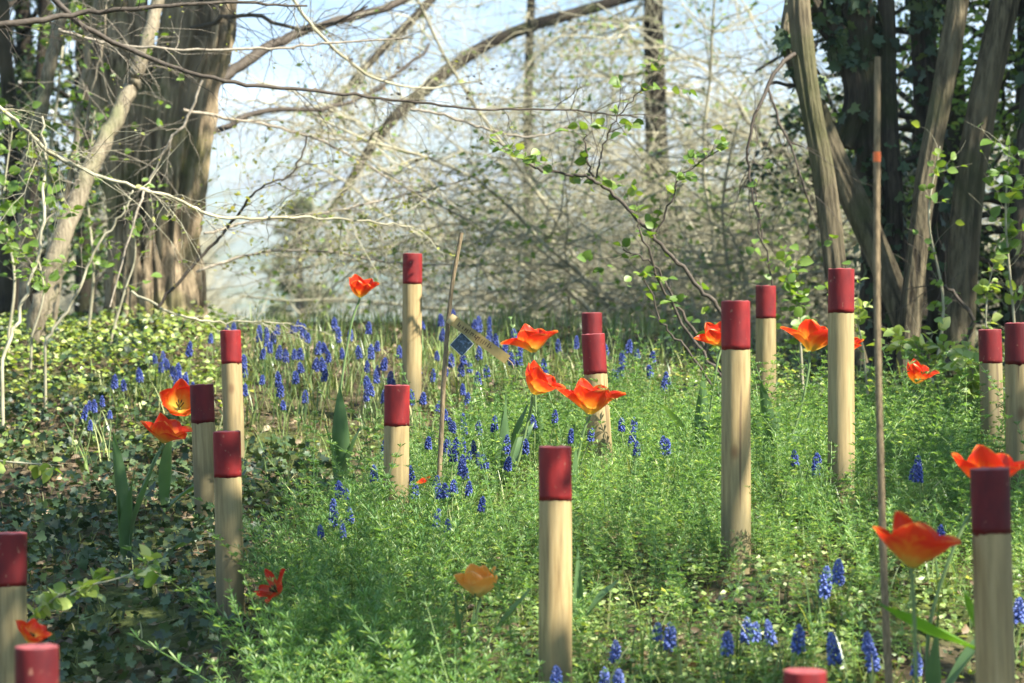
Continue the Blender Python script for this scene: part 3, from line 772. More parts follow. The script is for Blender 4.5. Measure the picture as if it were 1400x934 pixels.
# ------------------------------------------------------------------ posts
def wood_mat():
    m, nt, b = mat('pale_pine')
    v = coord(nt, 'Object', (1, 1, .07), True)
    g = noise_(nt, 95, 6, v, .6)
    c = ramp_(nt, g, [(.28, (.19, .13, .054)), (.5, (.325, .237, .107)), (.72, (.44, .33, .163))])
    big = noise_(nt, 9, 3, coord(nt, 'Object', (1, 1, .25), True))
    c = mix_(nt, ramp_(nt, big, [(.4, (0, 0, 0)), (.75, (.65, .65, .65))]), c, (.24, .215, .115))
    vo = N_(nt, 'TexVoronoi'); vo.inputs['Scale'].default_value = 7
    nt.links.new(coord(nt, 'Object', (1.7, 1.7, 1), True), vo.inputs['Vector'])
    kn = ramp_(nt, vo.outputs['Distance'], [(.06, (.9, .9, .9)), (.17, (0, 0, 0))])
    c = mix_(nt, kn, c, (.17, .095, .04))
    vc = coord(nt, 'Object', (1, 1, .035), True)
    ck = ramp_(nt, noise_(nt, 40, 2, vc), [(.645, (0, 0, 0)), (.675, (.9, .9, .9))])
    c = mix_(nt, ck, c, (.14, .09, .045))
    sz_ = N_(nt, 'SeparateXYZ'); nt.links.new(coord(nt), sz_.inputs[0])
    ma = N_(nt, 'Math', operation='MULTIPLY_ADD'); ma.inputs[1].default_value = -.22
    nt.links.new(noise_(nt, 22, 4, coord(nt, 'Object', (1, 1, .3), True)), ma.inputs[0]); nt.links.new(sz_.outputs[2], ma.inputs[2])
    c = mix_(nt, ramp_(nt, ma.outputs[0], [(.0, (.75, .75, .75)), (.10, (0, 0, 0))]), c, (.12, .105, .055))
    st = ramp_(nt, noise_(nt, 14, 5, coord(nt, 'Object', (1, 1, .18), True)), [(.5, (0, 0, 0)), (.72, (.55, .55, .55))])
    c = mix_(nt, st, c, (.17, .135, .075))
    oi = N_(nt, 'ObjectInfo')
    c = mix_(nt, 1, c, ramp_(nt, oi.outputs['Random'], [(0, (.72, .76, .74)), (1, (1.1, 1.05, 1))]), 'MULTIPLY')
    nt.links.new(c, b.inputs['Base Color'])
    b.inputs['Roughness'].default_value = .68; b.inputs['Specular IOR Level'].default_value = .3
    bump_(nt, g, b, .35, .002)
    return m

def paint_mat():
    m, nt, b = mat('red_paint')
    v = coord(nt, 'Object', (1, 1, .4), True)
    n1 = noise_(nt, 30, 5, v)
    c = ramp_(nt, n1, [(.3, (.09, .006, .008)), (.7, (.21, .013, .012))])
    oi = N_(nt, 'ObjectInfo')
    c = mix_(nt, 1, c, ramp_(nt, oi.outputs['Random'], [(0, (.62, .7, .8)), (1, (1.3, 1.2, 1.1))]), 'MULTIPLY')  # per-cap tone stands in for uneven shading across the posts
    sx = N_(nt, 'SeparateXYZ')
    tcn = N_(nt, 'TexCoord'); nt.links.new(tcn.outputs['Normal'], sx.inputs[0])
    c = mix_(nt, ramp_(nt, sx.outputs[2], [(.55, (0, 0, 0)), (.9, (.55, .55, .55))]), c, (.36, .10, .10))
    ch = ramp_(nt, noise_(nt, 70, 5, coord(nt, 'Object', (1, 1, .8), True)), [(.66, (0, 0, 0)), (.70, (.8, .8, .8))])
    c = mix_(nt, ch, c, (.26, .12, .08))
    nt.links.new(c, b.inputs['Base Color'])
    b.inputs['Roughness'].default_value = .62; b.inputs['Specular IOR Level'].default_value = .28
    bump_(nt, noise_(nt, 160, 4, v), b, .25, .002)
    return m

WOOD, PAINT = wood_mat(), paint_mat()
RP = .035
def make_post(label, cx, top, D, bx, by, capd=.112, hidden=False, seed=0):
    T_ = at(cx, top, D)
    Bp = at(bx, by, D) if by else None
    if Bp is None:
        Bp = np.array([T_[0], T_[1], gz(T_[0], T_[1])])
    ax = norm(T_ - Bp)
    t0 = (T_[2] - gz(T_[0], T_[1])) / ax[2]
    base = T_ - ax * t0
    Ln = t0
    t = thing('post', label, 'post', base, 'round posts with red painted tops')
    q = Vector((0, 0, 1)).rotation_difference(Vector(ax)) @ Matrix.Rotation(seed * 1.7, 4, 'Z').to_quaternion()
    t.rotation_mode = 'QUATERNION'; t.rotation_quaternion = q
    rs = np.random.default_rng(100 + seed)
    ph = rs.uniform(0, 6, 4)
    wob = lambda a, z: 1 + .012 * np.sin(a * 2 + ph[0] + z * 2) + .010 * np.sin(a * 3 + ph[1] - z * 5) + .006 * np.sin(a * 7 + ph[2] + z * 11)
    mb = MB()
    zz = list(np.linspace(-.12, Ln - capd + .004, 22))
    lathe(mb, [(RP * (1 + .05 * (1 - max(0, z) / Ln)), z) for z in zz], 40, wob)
    mb.obj('shaft', WOOD, t, local=True)
    mb = MB()
    e = .0007
    ang = np.arange(40) / 40 * 2 * math.pi
    jag = .0009 * np.sin(ang * 3 + ph[3]) + .0006 * np.sin(ang * 11 + ph[1]) - .005 * np.exp(-((ang - ph[0]) / .10) ** 2) - .0035 * np.exp(-((ang - ph[2]) / .07) ** 2)
    prof = [(RP - .002, Ln - capd + .0005), (RP + e, Ln - capd)] + [(RP + e, z) for z in np.linspace(Ln - capd * .9, Ln - .0012, 8)] + [(RP + e - .0001, Ln - .0006), (RP + e - .0007, Ln), (RP + e - .003, Ln + .0002), (RP * .6, Ln + .0004), (.001, Ln + .0006)]
    lathe(mb, prof, 40, wob)
    V = mb.v[0].reshape(len(prof), 40, 3)
    V[0, :, 2] += jag; V[1, :, 2] += jag
    V[-3:, :, 2] += (.0012 * np.sin(V[-3:, :, 0] * 170 + ph[0]) + .001 * np.sin(V[-3:, :, 1] * 230)).astype(np.float32)
    mb.v[0] = V.reshape(-1, 3)
    mb.obj('painted_cap', PAINT, t, local=True)
    return t, Ln

POSTS = [
    ('low front post cut off by the bottom left corner, only red top showing', 50, 884, 3.99, 52, 1300, .112),
    ('shaded post cut by the left frame edge', 14, 729, 5.2, 14, 1000, .112),
    ('post with tulips at its left side, leaning slightly behind a shorter neighbour', 276, 526, 7.35, 287, 800, .115),
    ('nearest of the three clustered left posts, scratched red top', 310, 590, 6.2, 317, 880, .117),
    ('tallest and farthest of the three clustered left posts', 315, 452, 8.3, 321, 640, .113),
    ('tall post rising above the crest between single tulip and bamboo cane', 564, 347, 8.9, 563, 545, .112),
    ('short post left of the leaning bamboo cane', 543, 527, 6.7, 541, 690, .112),
    ('post half hidden behind another post so only its top shows', 809, 428, 8.4, 812, 600, .112),
    ('cracked leaning post behind the wide open tulip', 811, 457, 7.3, 822, 640, .12),
    ('bright sunlit front post at the centre bottom', 759, 611, 5.15, 759, 1000, .113),
    ('long sunlit pale post standing alone right of centre', 1006, 412, 5.9, 1006, 775, .118),
    ('slim far post between the sunlit post and the knotted one', 1047, 391, 8.6, 1047, 590, .116),
    ('knotted post in front of the pale crossing stem', 1150, 368, 6.5, 1150, 640, .118),
    ('shaded near post in front of the tulip at lower right', 1353, 641, 4.45, 1361, 940, .118),
    ('thinner of two adjacent posts by the right edge', 1353, 451, 7.6, 1358, 630, .105),
    ('post cut by the right frame edge beside a thinner one', 1392, 442, 6.4, 1394, 700, .108),
    ('front post sunk below the bottom edge right of centre', 1100, 917, 3.95, 1100, 1400, .112),
]
for i, (lb, cx, top, D, bx, by, cd) in enumerate(POSTS):
    make_post(lb, cx, top, D, bx, by, cd, seed=i)

# ------------------------------------------------------------------ bamboo canes and the plant label
CANE = bark_mat('cane', (.10, .075, .042), (.25, .185, .105), None, 6, .2)
def cane(label, rows, node_step=.19):
    p, r = ptrunk(rows, 8)
    g = gz(p[0, 0], p[0, 1])
    p[0, 2] = min(p[0, 2], g - .05)
    t = thing('bamboo_cane', label, 'cane', (p[0, 0], p[0, 1], g), 'bamboo canes stuck in the ground')
    s = np.concatenate([[0], np.cumsum(np.linalg.norm(np.diff(p, axis=0), axis=1))])
    n = int(s[-1] / .01); ss = np.linspace(0, s[-1], n)
    p2 = np.stack([np.interp(ss, s, p[:, k]) for k in range(3)], -1); r2 = np.interp(ss, s, r)
    r2 = r2 * (1 + .16 * np.exp(-(((ss % node_step) - node_step / 2) / .006) ** 2))
    mb = MB(); tube(mb, p2, r2, sides=10); cap(mb, p2[-1], r2[-1], p2[-1] - p2[-2], 10)
    mb.obj('rod', CANE, t)
    return t, p2, r2

t1, c1, _ = cane('thin leaning bamboo cane with wooden label tied to it', [(598, 705, 6.85, 7), (603, 600, 6.85, 7), (608, 500, 6.85, 6.6), (617, 400, 6.85, 6), (631, 318, 6.85, 5.4)])
t2, c2, r2 = cane('tall straight bamboo cane with orange mark in front of right trees', [(1216, 950, 4.9, 11), (1209, 800, 4.9, 10.5), (1203, 600, 4.9, 10), (1199, 400, 4.9, 9.5), (1199, 210, 4.9, 9), (1200, 78, 4.9, 8)])
m, nt, b = mat('orange_mark'); b.inputs['Base Color'].default_value = (.75, .14, .02, 1); b.inputs['Roughness'].default_value = .5
i0 = [i for i in range(len(c2)) if 204 < proj(c2[i])[1] < 226]
mb = MB(); tube(mb, c2[i0], r2[i0] + .0011, sides=10); mb.obj('orange_band', m, t2)

LB_WOOD = plain_mat('label_wood', (.21, .15, .045), (.33, .245, .09), 25, .6)
INK = plain_mat('label_ink', (.05, .025, .012), (.09, .045, .02), 60, .7)
DL = 6.83
A_, B_ = at(619, 438, DL), at(694, 492, DL - .05)
axl = norm(B_ - A_); Lb = np.linalg.norm(B_ - A_)
nv = norm(CAM - A_); nv = norm(nv - axl * (nv @ axl)); wv = np.cross(nv, axl)
if wv[2] < 0: wv = -wv
lt = thing('plant_label', 'narrow brown wooden label hanging aslant from the leaning cane', 'label', A_)
def slab(mb, o, ex, ey, ez, lx, ly, lz, bev=.0):
    c = []
    for k in (0, 1):
        for u, v_ in ((0, 0), (1, 0), (1, 1), (0, 1)):
            c.append(o + ex * lx * u + ey * ly * (v_ - .5) + ez * lz * (k - .5))
    mb.add(c, quads=[(0, 3, 2, 1), (4, 5, 6, 7), (0, 1, 5, 4), (1, 2, 6, 5), (2, 3, 7, 6), (3, 0, 4, 7)])
mb = MB(); slab(mb, A_, axl, wv, nv, Lb, .028, .004)
mb.obj('plank', LB_WOOD, lt, smooth=False)
mb = MB()   # a row of weathered strokes, too worn to read
rs = np.random.default_rng(5)
x = .02
while x < Lb - .05:
    h = rs.uniform(.007, .014)
    slab(mb, A_ + axl * x + wv * rs.uniform(-.002, .002) + nv * .0023, axl, wv, nv, rs.uniform(.0016, .003), h, .0006)
    if rs.random() < .6: slab(mb, A_ + axl * (x + .002) + wv * rs.uniform(-.004, .004) + nv * .0024, axl, wv, nv, .005, .0018, .0006)
    x += rs.choice([.007, .009, .016], p=[.5, .35, .15])
mb.obj('lettering', INK, lt, smooth=False)
c0 = at(631.5, 471, DL + .01)
e1 = norm(at(646, 467, DL) - at(631, 453, DL)); e1 = norm(e1 - nv * (e1 @ nv)); e2 = np.cross(nv, e1)
sz = .05
mb = MB(); slab(mb, c0 - e1 * sz / 2, e1, e2, nv, sz, sz, .0016)
pc = mb.obj('photo_card', plain_mat('card_border', (.6, .6, .55), (.7, .7, .66), 20, .5), lt, smooth=False)
m, nt, b = mat('card_picture')
n1 = noise_(nt, 120, 4, coord(nt))
nt.links.new(ramp_(nt, n1, [(.35, (.010, .018, .022)), (.55, (.03, .055, .075)), (.7, (.12, .17, .26))]), b.inputs['Base Color'])
b.inputs['Roughness'].default_value = .3
mb = MB(); slab(mb, c0 - e1 * sz * .47 + nv * .0012, e1, e2, nv, sz * .94, sz * .94, .001); mb.obj('picture', m, pc, smooth=False).location = (0, 0, 0)
ch = pc.children[0]; ch.data.transform(Matrix.Translation(Vector(-np.array(lt.location))))
mb = MB()
tp = smooth_path([A_ - axl * .004 - wv * .012, A_ - axl * .010, A_ - axl * .004 + wv * .012], 4)
tube(mb, tp, .0035, sides=6); slab(mb, A_ - axl * .012, axl, wv, nv, .018, .03, .0065)
mb.obj('tie', plain_mat('tie_tape', (.42, .3, .13), (.55, .42, .2), 30, .5), lt)
mb = MB(); tube(mb, smooth_path([B_ - axl * .03, B_ + axl * .012, B_ + axl * .03 - wv * .01], 4), .0022, .0014, 6)
mb.obj('pin', CANE, lt)

# ------------------------------------------------------------------ tulips
def petal_mat(name, base, mid, edge, pale):
    m, nt, b = mat(name)
    at_ = N_(nt, 'Attribute'); at_.attribute_name = 't'
    v = coord(nt, 'Object', (1, 1, 1), True)
    n1 = noise_(nt, 55, 4, v)
    ad = N_(nt, 'Math', operation='MULTIPLY_ADD'); ad.inputs[1].default_value = .34; nt.links.new(n1, ad.inputs[0])
    sb = N_(nt, 'Math', operation='SUBTRACT'); sb.inputs[1].default_value = .17
    nt.links.new(at_.outputs['Fac'], ad.inputs[2]); nt.links.new(ad.outputs[0], sb.inputs[0])
    c = ramp_(nt, sb.outputs[0], [(.14, base), (.38, mid), (.68, edge), (.9, edge), (1, pale)])
    nt.links.new(c, b.inputs['Base Color'])
    b.inputs['Roughness'].default_value = .38; b.inputs['Specular IOR Level'].default_value = .4
    tr = N_(nt, 'BsdfTranslucent'); nt.links.new(c, tr.inputs[0])
    ms = N_(nt, 'MixShader'); ms.inputs[0].default_value = .5
    nt.links.new(b.outputs[0], ms.inputs[1]); nt.links.new(tr.outputs[0], ms.inputs[2])
    nt.links.new(ms.outputs[0], nt.nodes['Material Output'].inputs[0])
    bump_(nt, noise_(nt, 220, 3, v), b, .15, .001)
    return m
PET_RED = petal_mat('petal_orange_red', (.82, .60, .10), (.84, .27, .025), (.76, .04, .010), (.88, .24, .04))
PET_ORANGE = petal_mat('petal_orange', (.86, .72, .28), (.86, .56, .16), (.85, .34, .05), (.86, .46, .15))
PET_DEEP = petal_mat('petal_deep_red', (.5, .18, .03), (.6, .06, .015), (.6, .03, .012), (.6, .05, .02))
STAMEN = plain_mat('stamen', (.02, .018, .012), (.06, .05, .02), 60)
PISTIL = plain_mat('pistil', (.25, .28, .07), (.4, .38, .12), 60)

def petal(L, wd, e0, e1, cup, phi, rs, tw=0.0):
    nv_, nu = 15, 17
    v = np.linspace(0, 1, nv_); e = R(1) * (e0 + (e1 - e0) * v ** 1.2)
    ds = L / (nv_ - 1)
    cx = .006 + np.concatenate([[0], np.cumsum(np.cos(e[:-1]) * ds)]); cz = np.concatenate([[0], np.cumsum(np.sin(e[:-1]) * ds)])
    prof = np.clip(np.sin(np.pi * np.clip(v, 0, 1) ** .8) ** .6, 0, 1); prof[0] = .24; prof[-1] = .10
    prof = np.where(v > .9, prof * 1.05, prof)
    u = np.linspace(-1, 1, nu)
    ph = rs.uniform(0, 6, 3)
    VV = np.zeros((nv_, nu, 3)); A = np.zeros((nv_, nu))
    for i in range(nv_):
        nrm_in = np.array([-math.sin(e[i]), 0, math.cos(e[i])])
        wv_ = wd * prof[i]
        for j in range(nu):
            k = u[j]
            wav = .0035 * v[i] * (np.sin(k * 4 + ph[0] + v[i] * 5) * abs(k)) + .002 * np.sin(v[i] * 9 + ph[1]) * k
            q = np.array([cx[i], 0, cz[i]]) + np.array([0, 1, 0]) * wv_ * k * (1 - .12 * cup * k * k) + nrm_in * (cup * wv_ * k * k + wav)
            q += np.array([0, tw * v[i] ** 2 * L, 0])
            VV[i, j] = q
            A[i, j] = v[i] * (1 - .10 * (1 - abs(k))) + .10 * k ** 4 + (.035 * math.sin(k * 13 + ph[2]) + .03 * math.sin(k * 23 + ph[0])) * min(1, v[i] * 3)
    c, s = math.cos(phi), math.sin(phi)
    VV = VV @ np.array([[c, s, 0], [-s, c, 0], [0, 0, 1]])
    idx = np.arange(nv_ * nu).reshape(nv_, nu)
    return VV.reshape(-1, 3), np.stack([idx[:-1, :-1], idx[:-1, 1:], idx[1:, 1:], idx[1:, :-1]], -1).reshape(-1, 4), A.ravel()

def tulip_leaf(mb, base, az, L, wd, e0, e1, rs, twist=0.0):
    n, k = 12, 5
    v = np.linspace(0, 1, n); e = R(1) * (e0 + (e1 - e0) * v ** 1.3); ds = L / (n - 1)
    x = np.concatenate([[0], np.cumsum(np.cos(e[:-1]) * ds)]); z = np.concatenate([[0], np.cumsum(np.sin(e[:-1]) * ds)])
    pr = np.sin(np.pi * (.08 + .92 * v) ** .8) ** .85; pr[0] = .3; pr[-1] = .02
    u = np.linspace(-1, 1, k)
    VV = np.zeros((n, k, 3))
    for i in range(n):
        nn = np.array([-math.sin(e[i]), 0, math.cos(e[i])]); a = twist * v[i]
        lat = np.array([0, math.cos(a), 0]) + nn * math.sin(a); nr = nn * math.cos(a) - np.array([0, 1, 0]) * math.sin(a)
        for j in range(k):
            VV[i, j] = np.array([x[i], 0, z[i]]) + lat * wd * pr[i] * u[j] + nr * wd * pr[i] * .45 * u[j] ** 2 + nr * .004 * math.sin(v[i] * 8 + u[j] * 2)
    c, s = math.cos(az), math.sin(az)
    VV = VV @ np.array([[c, s, 0], [-s, c, 0], [0, 0, 1]]) + base
    idx = np.arange(n * k).reshape(n, k)
    mb.add(VV, quads=np.stack([idx[:-1, :-1], idx[:-1, 1:], idx[1:, 1:], idx[1:, :-1]], -1).reshape(-1, 4), a=np.repeat(v, k))

def make_tulip(label, px, py, D, wpx, petals, tilt, base_px, m=None, leaves=(), seed=0, lean_stem=0.0, spin=0.0, wide=.47):
    """petals: six end angles (deg above horizontal) ; tilt: flower axis as (right, towards camera, up)"""
    rs = np.random.default_rng(500 + seed)
    m = m or PET_RED
    ax = norm(np.array([tilt[0], -tilt[1], tilt[2]]))
    W = wpx / F * D
    # petal length so that the widest reach matches
    reach_ = []
    for e1 in petals:
        v = np.linspace(0, 1, 40); reach_.append(np.cumsum(np.cos(R(1) * (40 + (e1 - 40) * v ** 1.2))).max() / 40)
    L = (W / 2) / (np.mean(sorted(reach_)[-3:]) + .06)
    L = min(max(L, .045), .105)
    H = L * np.mean([np.mean(np.sin(R(1) * (40 + (e1 - 40) * np.linspace(0, 1, 20) ** 1.2))) for e1 in petals])
    C = at(px, py, D)
    C = C - ax * H * .5
    if base_px is None: bx, by = C[0] + .02, C[1] + .02
    else:
        bp = at(base_px[0], base_px[1], D) if len(base_px) == 2 else at(*base_px); bx, by = bp[0], bp[1] + .0
    bz = gz(bx, by)
    t = thing('tulip', label, 'tulip', (bx, by, bz), 'orange red tulips')
    B0 = np.array([bx, by, bz - .02])
    hgt = C[2] - bz
    path = smooth_path([B0, B0 + (C - B0) * .4 + np.array([lean_stem, 0, hgt * .05]), B0 + (C - B0) * .8 + np.array([lean_stem * .6, 0, hgt * .04]) - ax * .0, C - ax * .012, C], 6)
    mb = MB(); tube(mb, path, .0042, .0034, 8); mb.obj('stem', TULIP_STEM, t)
    ref = np.array([1.0, 0, 0]) if abs(ax[0]) < .9 else np.array([0, 1.0, 0])
    X_ = norm(np.cross(np.array([0, 1, 0]), ax)) if abs(ax[1]) < .95 else norm(np.cross(ref, ax)); Y_ = np.cross(ax, X_)
    M = np.stack([X_, Y_, ax], -1)
    for k, e1 in enumerate(petals):
        phi = k * math.pi / 3 + spin + rs.normal(0, .08)
        inner = (k % 2 == 0)
        V, q, A = petal(L * rs.uniform(.93, 1.06), L * wide * (.92 if inner else 1.0), (46 if inner else 34), e1 + rs.normal(0, 4), .46 + rs.uniform(-.06, .1), phi, rs, rs.normal(0, .06))
        mb = MB(); mb.add(V @ M.T + C, quads=q, a=A); mb.obj('petal', m, t)
    mb = MB()
    for k in range(6):
        a = k * math.pi / 3 + .3; d = np.array([.30 * math.cos(a), .30 * math.sin(a), 1])
        pa = np.stack([d * s_ * L * .42 for s_ in (0, .5, .8, 1)]) @ M.T + C
        tube(mb, pa, np.array([.0012, .0012, .0022, .0014]), sides=5)
    mb.obj('stamens', STAMEN, t)
    mb = MB(); tube(mb, np.stack([np.array([0, 0, s_ * L * .36]) for s_ in (0, .5, .9, 1)]) @ M.T + C, np.array([.003, .0034, .0034, .0045]), sides=6)
    mb.obj('pistil', PISTIL, t)
    for (az, Ll, wl, e0, e1, tw) in leaves:
        mb = MB(); tulip_leaf(mb, B0 + np.array([.006 * math.cos(az), .006 * math.sin(az), .03]), az, Ll * (1.0 if seed == 1 else 1.28), wl * .85, e0, e1, rs, tw)
        mb.obj('leaf', TULIP_LEAF, t)
    return t

P_ = math.pi
make_tulip('single upright tulip cup standing high left of the tall far post', 493, 394, 7.7, 44, (40, 70, 85, 95, 88, 66), (.12, .12, 1), (466, 612), None, [(P_ * 1.45, .34, .036, 88, 92, .2), (P_ * 1.95, .22, .026, 82, 60, .2), (P_ * 1.1, .22, .026, 82, 72, -.2)], 1, -.03)
make_tulip('open tulip left of the three clustered posts, lower of the pair', 226, 592, 6.9, 74, (20, 52, 92, 38, 80, 16), (.22, .12, 1), (172, 800), None, [(P_ * 1.3, .3, .03, 88, 80, .3), (P_ * .1, .26, .03, 80, 60, -.3), (P_ * .9, .26, .022, 85, 88, .1), (P_ * 1.7, .22, .026, 82, 70, .6)], 2, -.015, .3)
make_tulip('tulip facing the camera with dark stamens, upper of the left pair', 246, 551, 7.55, 56, (62, 70, 60, 66, 62, 70), (.25, 1.0, .75), (225, 745), None, [(P_ * 1.75, .24, .028, 85, 70, .2), (0.1, .2, .034, 40, 10, .2)], 3, -.01)
make_tulip('wilted dark red tulip with shrivelled petals in the tall weeds', 374, 806, 5.6, 70, (20, 80, -30, 95, 10, 60), (-.4, .3, .5), (385, 905), PET_DEEP, [], 4, 0, .2, .22)
make_tulip('tulip flame peeping out between the two left corner posts', 44, 868, 4.9, 46, (60, 50, 70, 45, 75, 55), (.5, .2, 1), (40, 1100), None, [(P_ * .05, .2, .022, 60, 10, 0)], 5)
make_tulip('pale orange tulip low in the weeds left of the front post', 655, 797, 5.5, 60, (88, 84, 90, 60, 92, 70), (-.05, .05, 1), (640, 960), PET_ORANGE, [(P_ * 1.75, .15, .014, 82, 88, .1), (P_ * 1.97, .19, .014, 62, 46, .4), (P_ * 1.1, .15, .013, 80, 86, -.2)], 6)
make_tulip('wide open ragged tulip among the blue flowers beside the label', 728, 468, 7.9, 84, (14, 60, 86, 4, 60, 30), (-.1, -.02, 1), (735, 600), None, [(P_ * 1.6, .16, .02, 84, 80, .1)], 7, 0, .15)
make_tulip('tulip tilted right with striped red petals above broad leaves', 736, 524, 7.2, 78, (14, 44, 86, 96, 92, 30), (.42, .05, 1), (690, 665), None, [(P_ * .02, .22, .026, 84, 66, .4), (P_ * 1.7, .24, .03, 86, 96, .3), (P_ * .3, .2, .032, 70, 30, .2), (P_ * 1.25, .2, .024, 84, 100, -.2)], 8, .01)
make_tulip('broad bowl shaped orange tulip before the cracked post', 808, 548, 6.7, 98, (22, 60, 82, 34, 72, 52), (.1, -.04, 1), (782, 690), None, [(P_ * 1.9, .2, .016, 86, 96, .2)], 9, -.012)
make_tulip('red tulip half hidden at left edge of the long sunlit post', 981, 460, 7.4, 50, (70, 80, 88, 40, 84, 66), (-.3, .2, 1), (960, 610), None, [(P_ * 1.5, .24, .028, 86, 84, .3), (P_ * 1.1, .2, .024, 66, 40, .2), (P_ * 1.8, .22, .03, 84, 100, -.3)], 10)
make_tulip('flared tulip on a slanting stem left of the knotted post', 1112, 462, 7.2, 74, (78, 84, 90, 14, 70, 76), (.26, -.1, 1), (1055, 615), None, [(P_ * 1.3, .22, .03, 82, 70, .3), (P_ * .2, .14, .034, 50, 20, .3), (P_ * 1.8, .18, .026, 84, 80, .2)], 11, .03)
make_tulip('red petal tip showing right of the knotted post', 1162, 471, 7.5, 34, (70, 60, 62, 50, 74, 50), (.2, .2, 1), (1160, 610), None, [], 12)
make_tulip('upright tulip against the dark undergrowth of right trees', 1255, 512, 7.7, 54, (20, 58, 95, 99, 80, 48), (.12, .1, 1), (1228, 625), None, [(P_ * 1.2, .14, .02, 80, 60, .2), (P_ * .05, .12, .02, 60, 30, .2)], 13, -.01)
make_tulip('tulip behind the shaded right post, petals showing both sides', 1350, 646, 4.95, 116, (10, 58, 95, 60, 90, 28), (.05, -.05, 1), (1275, 860), None, [(P_ * .1, .22, .022, 70, 30, .2), (P_ * 1.6, .2, .02, 84, 90, .2)], 14, -.05)
make_tulip('largest tulip, wide red bloom in front of the tall cane', 1250, 748, 4.45, 132, (16, 66, 92, 58, 64, 44), (.10, -.08, 1), (1262, 960), None, [], 15, 0, .1)

mb = MB(); rs = np.random.default_rng(4)
q = at(566, 662, 6.75)
V, qd, A = petal(.05, .02, 0, 60, .4, .3, rs); mb.add(V + q, quads=qd, a=A + .3)
o = mb.obj('fallen_petal', PET_RED); tag(o, 'fallen red tulip petal caught beside the short post', 'petal')

# the long leaf painted sun-bright across the lower right, one of a leaf fan with no bloom
def leaf_fan(label, px, py, D, leaves, seed, group='tulip leaf fans without bloom', raised=False):
    b0 = at(px, py, D); z = gz(b0[0], b0[1])
    t = thing('tulip_leaves', label, 'plant', (b0[0], b0[1], z), group); rs = np.random.default_rng(seed)
    if raised:
        mb = MB(); tube(mb, smooth_path([(b0[0] + .03, b0[1] + .01, z - .02), (b0[0] + .012, b0[1], (z + b0[2]) / 2), b0], 5), .0042, .0036, 7); mb.obj('stem', TULIP_STEM, t)
        z = b0[2] - .012
    for (az, Ll, wl, e0, e1, tw) in leaves:
        mb = MB(); tulip_leaf(mb, np.array([b0[0], b0[1], z]), az, Ll, wl, e0, e1, rs, tw); mb.obj('leaf', TULIP_LEAF_SUNLIT if raised else TULIP_LEAF, t)
leaf_fan('long bright green leaf slanting behind the shaded right post', 1348, 888, 4.7, [(P_ * 1.02, .235, .034, 20, 36, .35), (P_ * 1.2, .15, .012, 62, 70, .3)], 1, raised=True)
leaf_fan('dark upright leaf fan at the foot of the tall cane', 1170, 960, 4.9, [(P_ * .3, .15, .012, 70, 50, .3), (P_ * .8, .16, .012, 80, 84, .3), (P_ * 1.4, .13, .012, 70, 60, -.2)], 2)
leaf_fan('grey green leaf lying in the ivy beside the left posts', 222, 720, 6.9, [(P_ * .03, .14, .026, 44, 10, .2)], 3)
leaf_fan('narrow leaf fan right of the front post', 790, 760, 5.6, [(P_ * .5, .22, .012, 86, 90, .3), (P_ * .12, .17, .012, 66, 30, .3)], 4)
leaf_fan('broad shaded leaves behind the long sunlit post', 1038, 620, 7.6, [(P_ * 1.3, .2, .034, 80, 60, .3), (P_ * .9, .16, .03, 60, 30, .2), (P_ * 1.8, .14, .026, 70, 50, .2)], 5)

# ------------------------------------------------------------------ grape hyacinths
def musc_mat(name, c1, c2, c3):
    m, nt, b = mat(name)
    at_ = N_(nt, 'Attribute'); at_.attribute_name = 't'
    g = N_(nt, 'NewGeometry'); oi = N_(nt, 'ObjectInfo')
    c = ramp_(nt, g.outputs['Random Per Island'], [(0, c1), (.6, c2), (1, c3)])
    c = mix_(nt, ramp_(nt, oi.outputs['Random'], [(.3, (0, 0, 0)), (1, (.3, .3, .3))]), c, (.11, .15, .40))
    c = mix_(nt, ramp_(nt, at_.outputs['Fac'], [(.82, (0, 0, 0)), (.95, (1, 1, 1))]), c, (.38, .38, .62))
    nt.links.new(c, b.inputs['Base Color'])
    b.inputs['Roughness'].default_value = .5; b.inputs['Specular IOR Level'].default_value = .3
    return m
MUSC = musc_mat('muscari_blue', (.012, .024, .13), (.028, .054, .24), (.08, .11, .38))
MUSC_PALE = musc_mat('muscari_pale', (.05, .08, .27), (.11, .16, .42), (.23, .27, .56))
MSTEM = plain_mat('muscari_stem', (.12, .17, .05), (.24, .3, .12), 30, .5)
def urn():
    prof = [(0.05, 0), (.36, .16), (.48, .42), (.42, .7), (.27, .9), (.33, 1.0)]
    n = 7; ang = np.arange(n) / n * 2 * P_
    V = np.concatenate([np.stack([r * np.cos(ang), r * np.sin(ang), np.full(n, z)], -1) for r, z in prof])
    idx = np.arange(len(prof) * n).reshape(-1, n); nx = np.roll(idx, -1, 1)
    a = np.repeat([z for _, z in prof], n)
    return V, np.stack([idx[:-1], nx[:-1], nx[1:], idx[1:]], -1).reshape(-1, 4), None, np.where(a > .95, 1, a * .7)
URN = urn()
HEADS = []
